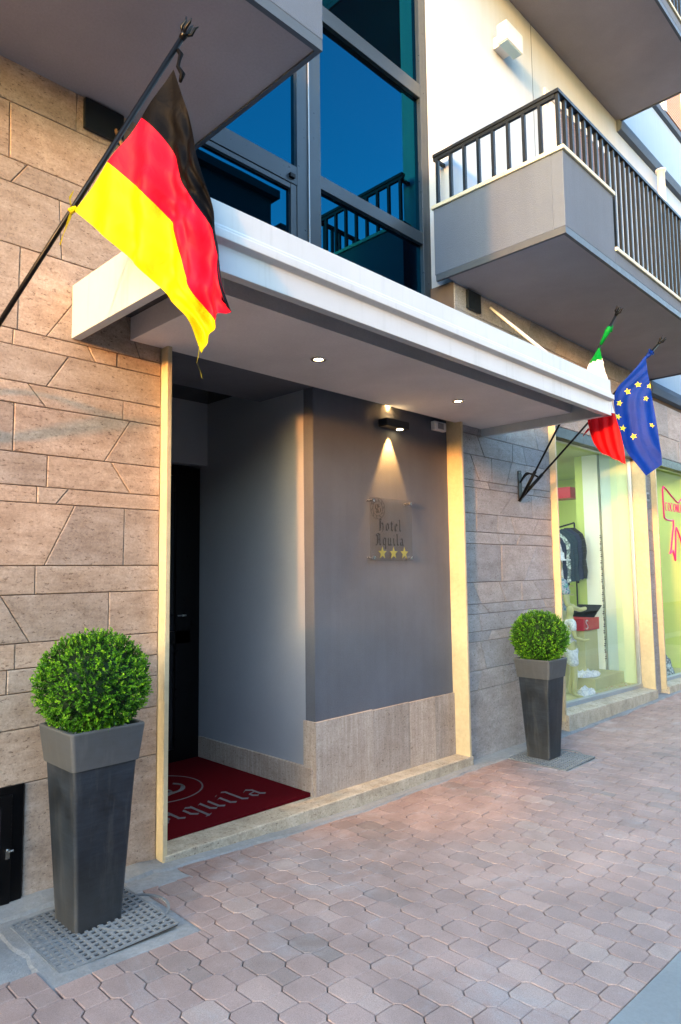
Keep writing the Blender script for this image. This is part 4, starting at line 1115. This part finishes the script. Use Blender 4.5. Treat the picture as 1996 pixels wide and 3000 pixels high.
# folded stacks on shelves under the rail
for k, (z, mt_) in enumerate(((1.36, 'jean'), (1.24, 'zebra'), (1.10, 'floral'), (.96, 'jean'), (.84, 'scarf'))):
    b = MB(); b.box(8.86, 9.22, .98, 1.3, z-.02, z, m=0); b.build('shelf', M['skin'], cr)
    b = MB(); b.box(8.9, 9.16+.03*math.sin(k*3), 1.0, 1.24, z+.001, z+.045+.02*math.sin(k*2)); b.build('folded_garment', M[mt_], cr, bevel=.012)
cr2 = copy_tree(cr); cr2.location = (9.05, 1.95, .05); cr2['label'] = 'second sloping rail of clothes, deeper inside the first shop window'
cr3 = copy_tree(cr); cr3.location = (11.0, 1.25, 0); cr3['label'] = 'rail of clothes inside the second shop window'
# pedestal with red box
b = MB(); b.box(8.47, 8.86, .50, .82, .075, .80); b.build('display_pedestal', M['shop_floor'], None, bevel=.004, label='olive display pedestal under the open red box in the shop window', cat='pedestal')
rb = empty('gift_box', (8.7, .6, .80), 'open red box with a white letter on its side in the shop window', 'box')
b = MB(); b.box(8.42, 8.88, .48, .80, .80, .955); b.build('box', M['redbox'], rb, bevel=.004)
b = MB(); b.hexa([(8.72, .48, .962), (8.88, .48, .962), (8.88, .80, .962), (8.72, .80, .962), (8.98, .48, 1.13), (8.995, .48, 1.125), (8.995, .80, 1.125), (8.98, .80, 1.13)]) if False else b.hexa([(8.72, .48, .957), (8.735, .48, .957), (8.735, .8, .957), (8.72, .8, .957), (8.97, .48, 1.11), (8.985, .48, 1.10), (8.985, .8, 1.10), (8.97, .8, 1.11)])
b.build('lid', M['black'], rb)
b = MB(); P = []
for k in range(13):
    t = k/12; P.append((8.50+.032*math.cos(.6+t*4.0) if k < 7 else 8.50-.032*math.cos(.6+(1-t)*4.0), .474, .907+.024*math.sin(.6+t*4.0) if k < 7 else .857-.024*math.sin(.6+(1-t)*4.0)))
S_ = [(8.53, .92), (8.512, .935), (8.487, .932), (8.475, .912), (8.485, .892), (8.505, .878), (8.522, .864), (8.528, .845), (8.515, .826), (8.49, .822), (8.47, .835)]
b.tube([(x, .475, z) for x, z in S_], .0055, 6); b.build('letter', M['white_pl'], rb)

# mannequins (continuous skinned bodies)
def skin_body(name, nodes, edges, mat, parent):
    me = bpy.data.meshes.new(name); L = root_loc(parent)
    me.from_pydata([(p[0]-L.x, p[1]-L.y, p[2]-L.z) for p in nodes], edges, [])
    o = bpy.data.objects.new(name, me); col.objects.link(o); o.parent = parent; me.materials.append(mat)
    m_ = o.modifiers.new('skin', 'SKIN'); m_.use_smooth_shade = True
    sv = me.skin_vertices[0].data if me.skin_vertices else None
    if sv is None:
        bpy.context.view_layer.objects.active = o; bpy.ops.object.select_all(action='DESELECT'); o.select_set(True)
        bpy.ops.mesh.customdata_skin_add(); sv = me.skin_vertices[0].data
    for k, p in enumerate(nodes): sv[k].radius = (p[3], p[4] if len(p) > 4 else p[3])
    sv[0].use_root = True
    s_ = o.modifiers.new('sub', 'SUBSURF'); s_.levels = 2; s_.render_levels = 2
    return o
def mannequin(c, s, rot, lab, top, bottom, arm_fwd=True):
    e = empty('mannequin', c, lab, 'mannequin')
    cx, cy, cz = c; ca, sa = math.cos(rot), math.sin(rot)
    def W_(x, y, z, r, r2=None):
        t = (cx+(x*ca-y*sa)*s, cy+(x*sa+y*ca)*s, cz+z*s, r*s)
        return t if r2 is None else t+(r2*s,)
    nodes = [W_(0, 0, .96, .115, .09), W_(0, 0, 1.12, .10, .075), W_(0, 0, 1.32, .13, .085), W_(0, 0, 1.45, .07), W_(0, 0, 1.53, .045), W_(0, -.01, 1.63, .075, .085), W_(0, -.01, 1.74, .06),
             W_(-.17, 0, 1.41, .05), W_(-.24, -.02, 1.14, .038), W_(-.16, -.22, 1.08, .03), W_(-.12, -.32, 1.10, .022),
             W_(.17, 0, 1.41, .05), W_(.24, .02, 1.14, .038), W_(.20, -.14, .95, .03), W_(.19, -.18, .86, .022),
             W_(-.09, 0, .86, .085), W_(-.10, -.03, .50, .052), W_(-.11, -.02, .30, .052), W_(-.11, .02, .08, .032), W_(-.12, -.10, .03, .028), W_(-.12, -.17, .02, .02),
             W_(.09, 0, .86, .085), W_(.11, -.06, .50, .052), W_(.12, -.01, .30, .052), W_(.13, .03, .08, .032), W_(.15, -.09, .03, .028), W_(.15, -.16, .02, .02)]
    ed = [(0, 1), (1, 2), (2, 3), (3, 4), (4, 5), (5, 6), (3, 7), (7, 8), (8, 9), (9, 10), (3, 11), (11, 12), (12, 13), (13, 14), (0, 15), (15, 16), (16, 17), (17, 18), (18, 19), (19, 20), (0, 21), (21, 22), (22, 23), (23, 24), (24, 25), (25, 26)]
    skin_body('body', nodes, ed, M['skin'], e)
    tn = [W_(0, 0, .93, .145, .115), W_(0, 0, 1.12, .125, .10), W_(0, 0, 1.32, .155, .11), W_(0, 0, 1.44, .09), W_(-.17, 0, 1.41, .07), W_(-.22, -.01, 1.26, .06), W_(.17, 0, 1.41, .07), W_(.22, .01, 1.26, .06)]
    skin_body('shirt', tn, [(0, 1), (1, 2), (2, 3), (3, 4), (4, 5), (3, 6), (6, 7)], M[top], e)
    sn = [W_(0, 0, .97, .14, .115), W_(0, 0, .88, .145, .12), W_(-.10, 0, .80, .10), W_(-.105, -.02, .58, .095), W_(.10, 0, .80, .10), W_(.11, -.04, .58, .095)]
    skin_body('shorts', sn, [(0, 1), (1, 2), (2, 3), (1, 4), (4, 5)], M[bottom], e)
    return e
mn = mannequin((8.02, .62, .03), .98, .9, 'mannequin in floral shirt and navy shorts behind the first shop window', 'floral', 'navy')
b = MB(); hx, hy, hz = mn.location[0], mn.location[1]-.01, 1.70
b.lathe([(.17, .0), (.165, .015), (.095, .02), (.09, .10), (.0001, .12)], (hx, hy, hz), 20); b.build('hat', M['scarf'], mn, smooth=True)
mannequin((7.80, .36, .075), .62, .7, 'child-size mannequin in white printed shorts standing behind the far planter', 'scarf', 'scarf')
mannequin((11.0, .85, .0), 1.0, .2, 'pale mannequin in a light blue top behind the second shop window', 'scarf', 'scarf')
# lace cloth, stones and petals on the display floor
def cloth_heap(c, r, hgt, mat, lab, seed):
    b = MB(); N = 14; 
    def pt(i, j):
        a = 2*math.pi*i/24; rr_ = r*j/6; n1 = noise.noise(Vector((math.cos(a)*j*.5, math.sin(a)*j*.5, seed)))
        return (c[0]+rr_*math.cos(a)*(1+.3*n1), c[1]+rr_*.6*math.sin(a)*(1+.3*n1), c[2]+max(.002, hgt*(1-j/6)**.6*(1+.9*n1)+.01*n1))
    for i in range(24):
        for j in range(6): b.poly([pt(i, j), pt(i+1, j), pt(i+1, j+1), pt(i, j+1)])
    return b.build('cloth_heap', M[mat], None, smooth=True, label=lab, cat='fabric', fixn=False)
cloth_heap((8.55, .55, .225), .28, .09, 'scarf', 'heap of white lace fabric on the low bench in the shop window', 2)
cloth_heap((8.0, .28, .078), .16, .10, 'scarf', 'small white fabric heap on the display floor beside the mannequin feet', 7)
cloth_heap((10.75, .42, .0), .34, .34, 'zebra', 'black and white patterned cloth bundle low in the second shop window', 4)
b = MB(); rp = random.Random(9)
for k in range(70):
    x, y = rp.uniform(7.9, 9.15), rp.uniform(.18, .32); a = rp.uniform(0, 3); r = rp.uniform(.006, .016)
    b.poly([(x+r*math.cos(a+q_), y+r*math.sin(a+q_), .079+.003*rp.random()) for q_ in (0, 1.57, 3.14, 4.71)], m=rp.choice([0, 1]))
b.build('scattered_petals', [M['redbox'], M['scarf']], None, kind='stuff', label='small red and white petals scattered along the window floor', fixn=False)
# hanging necklace strand
b = MB()
for k in range(60): b.lathe([(.0001, -.014), (.010+.006*math.sin(k*2.1), 0), (.0001, .014)], (9.235+.008*math.sin(k*.8), .57, 2.05-.029*k), 6)
b.build('bead_strand', m_flat('dark_beads', (.07, .05, .05), .4), None, label='long dark bead strand hanging against the shop wall panels', cat='bead strand')

# pink bow on second window glass (vinyl line)
pk = empty('window_bow_sign', (10.6, .11, 2.3), 'pink bow outline with pink lettering stuck on the second shop window', 'sign')
b = MB()
def stroke(P, r=.013, y=.112): b.tube([(x, y, z) for x, z in P], r, 6)
stroke([(10.41, 2.33), (10.395, 2.6), (10.40, 2.74), (10.44, 2.79), (10.52, 2.77), (10.76, 2.67), (10.96, 2.60), (11.04, 2.585), (11.12, 2.62), (11.35, 2.72), (11.60, 2.80), (11.68, 2.76), (11.69, 2.4), (11.66, 2.29), (11.3, 2.3)])
stroke([(10.41, 2.33), (10.50, 2.30), (10.70, 2.295), (10.78, 2.31), (10.78, 2.22), (10.70, 2.05), (10.62, 1.86), (10.57, 1.80), (10.64, 1.82), (10.70, 1.85), (10.78, 1.70), (10.83, 1.95), (10.86, 2.15), (10.90, 2.20), (11.0, 2.1), (11.15, 1.9), (11.22, 1.96), (11.32, 1.93), (11.28, 2.1), (11.2, 2.31), (11.3, 2.3)])
b.build('bow', M['pink'], pk)
b = MB()
def arc(cx, cz, rx, rz, a0, a1, n=12): return [(cx+rx*math.cos(R(a0+(a1-a0)*k/n)), cz+rz*math.sin(R(a0+(a1-a0)*k/n))) for k in range(n+1)]
x = 10.52; z = 2.50; hh = .062
for ch in 'COCONU':
    if ch == 'C': stroke(arc(x, z, .042, hh, 50, 310), .006)
    if ch == 'O': stroke(arc(x, z, .042, hh, 0, 360), .006)
    if ch == 'N': stroke([(x-.035, z-hh), (x-.035, z+hh), (x+.035, z-hh), (x+.035, z+hh)], .006)
    if ch == 'U': stroke([(x-.038, z+hh), (x-.038, z-.02)]+arc(x, z-.02, .038, .042, 180, 360)+[(x+.038, z+hh)], .006)
    x += .113
b.build('lettering', M['pink'], pk)
# house number plate
hp = empty('house_number', (9.48, -.01, 2.56), 'small grey house number plate on the narrow stone pier', 'number plate')
b = MB(); b.box(9.43, 9.53, -.012, -.003, 2.50, 2.62); b.build('plate', M['alu'], hp)
b = MB(); b.tube([(9.455, -.014, 2.59), (9.455, -.014, 2.53)], .004, 6); b.tube([(9.475, -.014, 2.59), (9.505, -.014, 2.585), (9.495, -.014, 2.56), (9.505, -.014, 2.53), (9.475, -.014, 2.53)], .004, 6); b.build('digits', M['ink'], hp)

# ------------------------------------------------------------------ across the street
ob = empty('opposite_building', (-2, -13, 0), 'plain dark building across the street, seen only reflected in the window', 'building')
b = MB(); b.box(5.5, 12.0, -20, -9.2, -.3, 10.6); b.box(5.5, 11.0, -20, -9.2, 10.6, 11.4); b.build('wall', M['oppdark'], ob)
b = MB(); b.box(-17, 5.49, -20, -9.6, -.3, 4.0); b.box(12.01, 48, -20, -9.6, -.3, 7.4); b.build('wall', M['opp'], ob)
b = MB(); b.box(5.3, 11.15, -20.2, -9.0, 11.4, 11.62); b.box(11.16, 12.2, -20.2, -9.0, 10.6, 10.75); b.box(12.21, 48.2, -20.2, -9.3, 7.4, 7.6); b.box(-17.2, 5.28, -20.2, -9.3, 4.0, 4.2); b.build('roof', M['oppdark'], ob)
for i in range(3):
    for j in range(3):
        b = MB(); b.box(6.2+i*2, 7.3+i*2, -9.19, -9.12, 1+j*3.2, 2.8+j*3.2) ; b.build('window', M['blackgloss'], ob)
lw = MB(); lw.box(-30, -29.6, -40, -2, -.5, 3.5); lw.build('sun_blocking_wall', M['opp'], None, label='long low unseen wall added far down the street on the left to block the low sun', cat='wall')  # unseen wall added to keep the low sun off the lower facade

# ------------------------------------------------------------------ light
sd = Vector((-1, -.26, .060)).normalized()
S = bpy.data.lights.new('sun', 'SUN'); S.energy = .52; S.angle = R(2.4); S.color = (1, .38, .10)
so = bpy.data.objects.new('sun', S); col.objects.link(so); so.rotation_euler = sd.to_track_quat('Z', 'Y').to_euler()
wd = bpy.data.worlds.new('World'); scene.world = wd; wd.use_nodes = True
nt = wd.node_tree; nt.nodes.clear()
sky = nt.nodes.new('ShaderNodeTexSky'); sky.sky_type = 'NISHITA'; sky.sun_disc = False
sky.sun_elevation = R(7); sky.sun_rotation = math.atan2(sd.x, sd.y); sky.air_density = 1; sky.dust_density = 1.0; sky.ozone_density = 1.2
bg = nt.nodes.new('ShaderNodeBackground'); bg.inputs[1].default_value = .15
ou = nt.nodes.new('ShaderNodeOutputWorld'); hs = nt.nodes.new('ShaderNodeMix'); hs.data_type = 'RGBA'; hs.blend_type = 'MULTIPLY'; hs.inputs[0].default_value = 1; hs.inputs[7].default_value = (.90, .985, 1.08, 1)
nt.links.new(sky.outputs[0], hs.inputs[6]); nt.links.new(hs.outputs[2], bg.inputs[0]); nt.links.new(bg.outputs[0], ou.inputs[0])

# ------------------------------------------------------------------ camera
yaw, pit, rol = 7.94436942e-01, 8.70934578e-02, -1.18434526e-02
fw = Vector((math.sin(yaw)*math.cos(pit), math.cos(yaw)*math.cos(pit), math.sin(pit)))
rt = Vector((math.cos(yaw), -math.sin(yaw), 0)); up = rt.cross(fw)
r2 = rt*math.cos(rol)+up*math.sin(rol); u2 = -rt*math.sin(rol)+up*math.cos(rol)
cam = bpy.data.cameras.new('camera'); co = bpy.data.objects.new('camera', cam); col.objects.link(co)
mw = Matrix((r2, u2, -fw)).transposed().to_4x4(); mw.translation = Vector((0, -3.4541, 1.6)); co.matrix_world = mw
cam.sensor_fit = 'HORIZONTAL'; cam.sensor_width = 36; cam.lens = 36*1987.277/1996; cam.clip_start = .05; cam.clip_end = 500
scene.camera = co
vs = scene.view_settings; vs.view_transform = 'Standard'; vs.look = 'None'; vs.exposure = 3.72; vs.gamma = 1
try:
    vs.use_white_balance = False
except Exception: pass
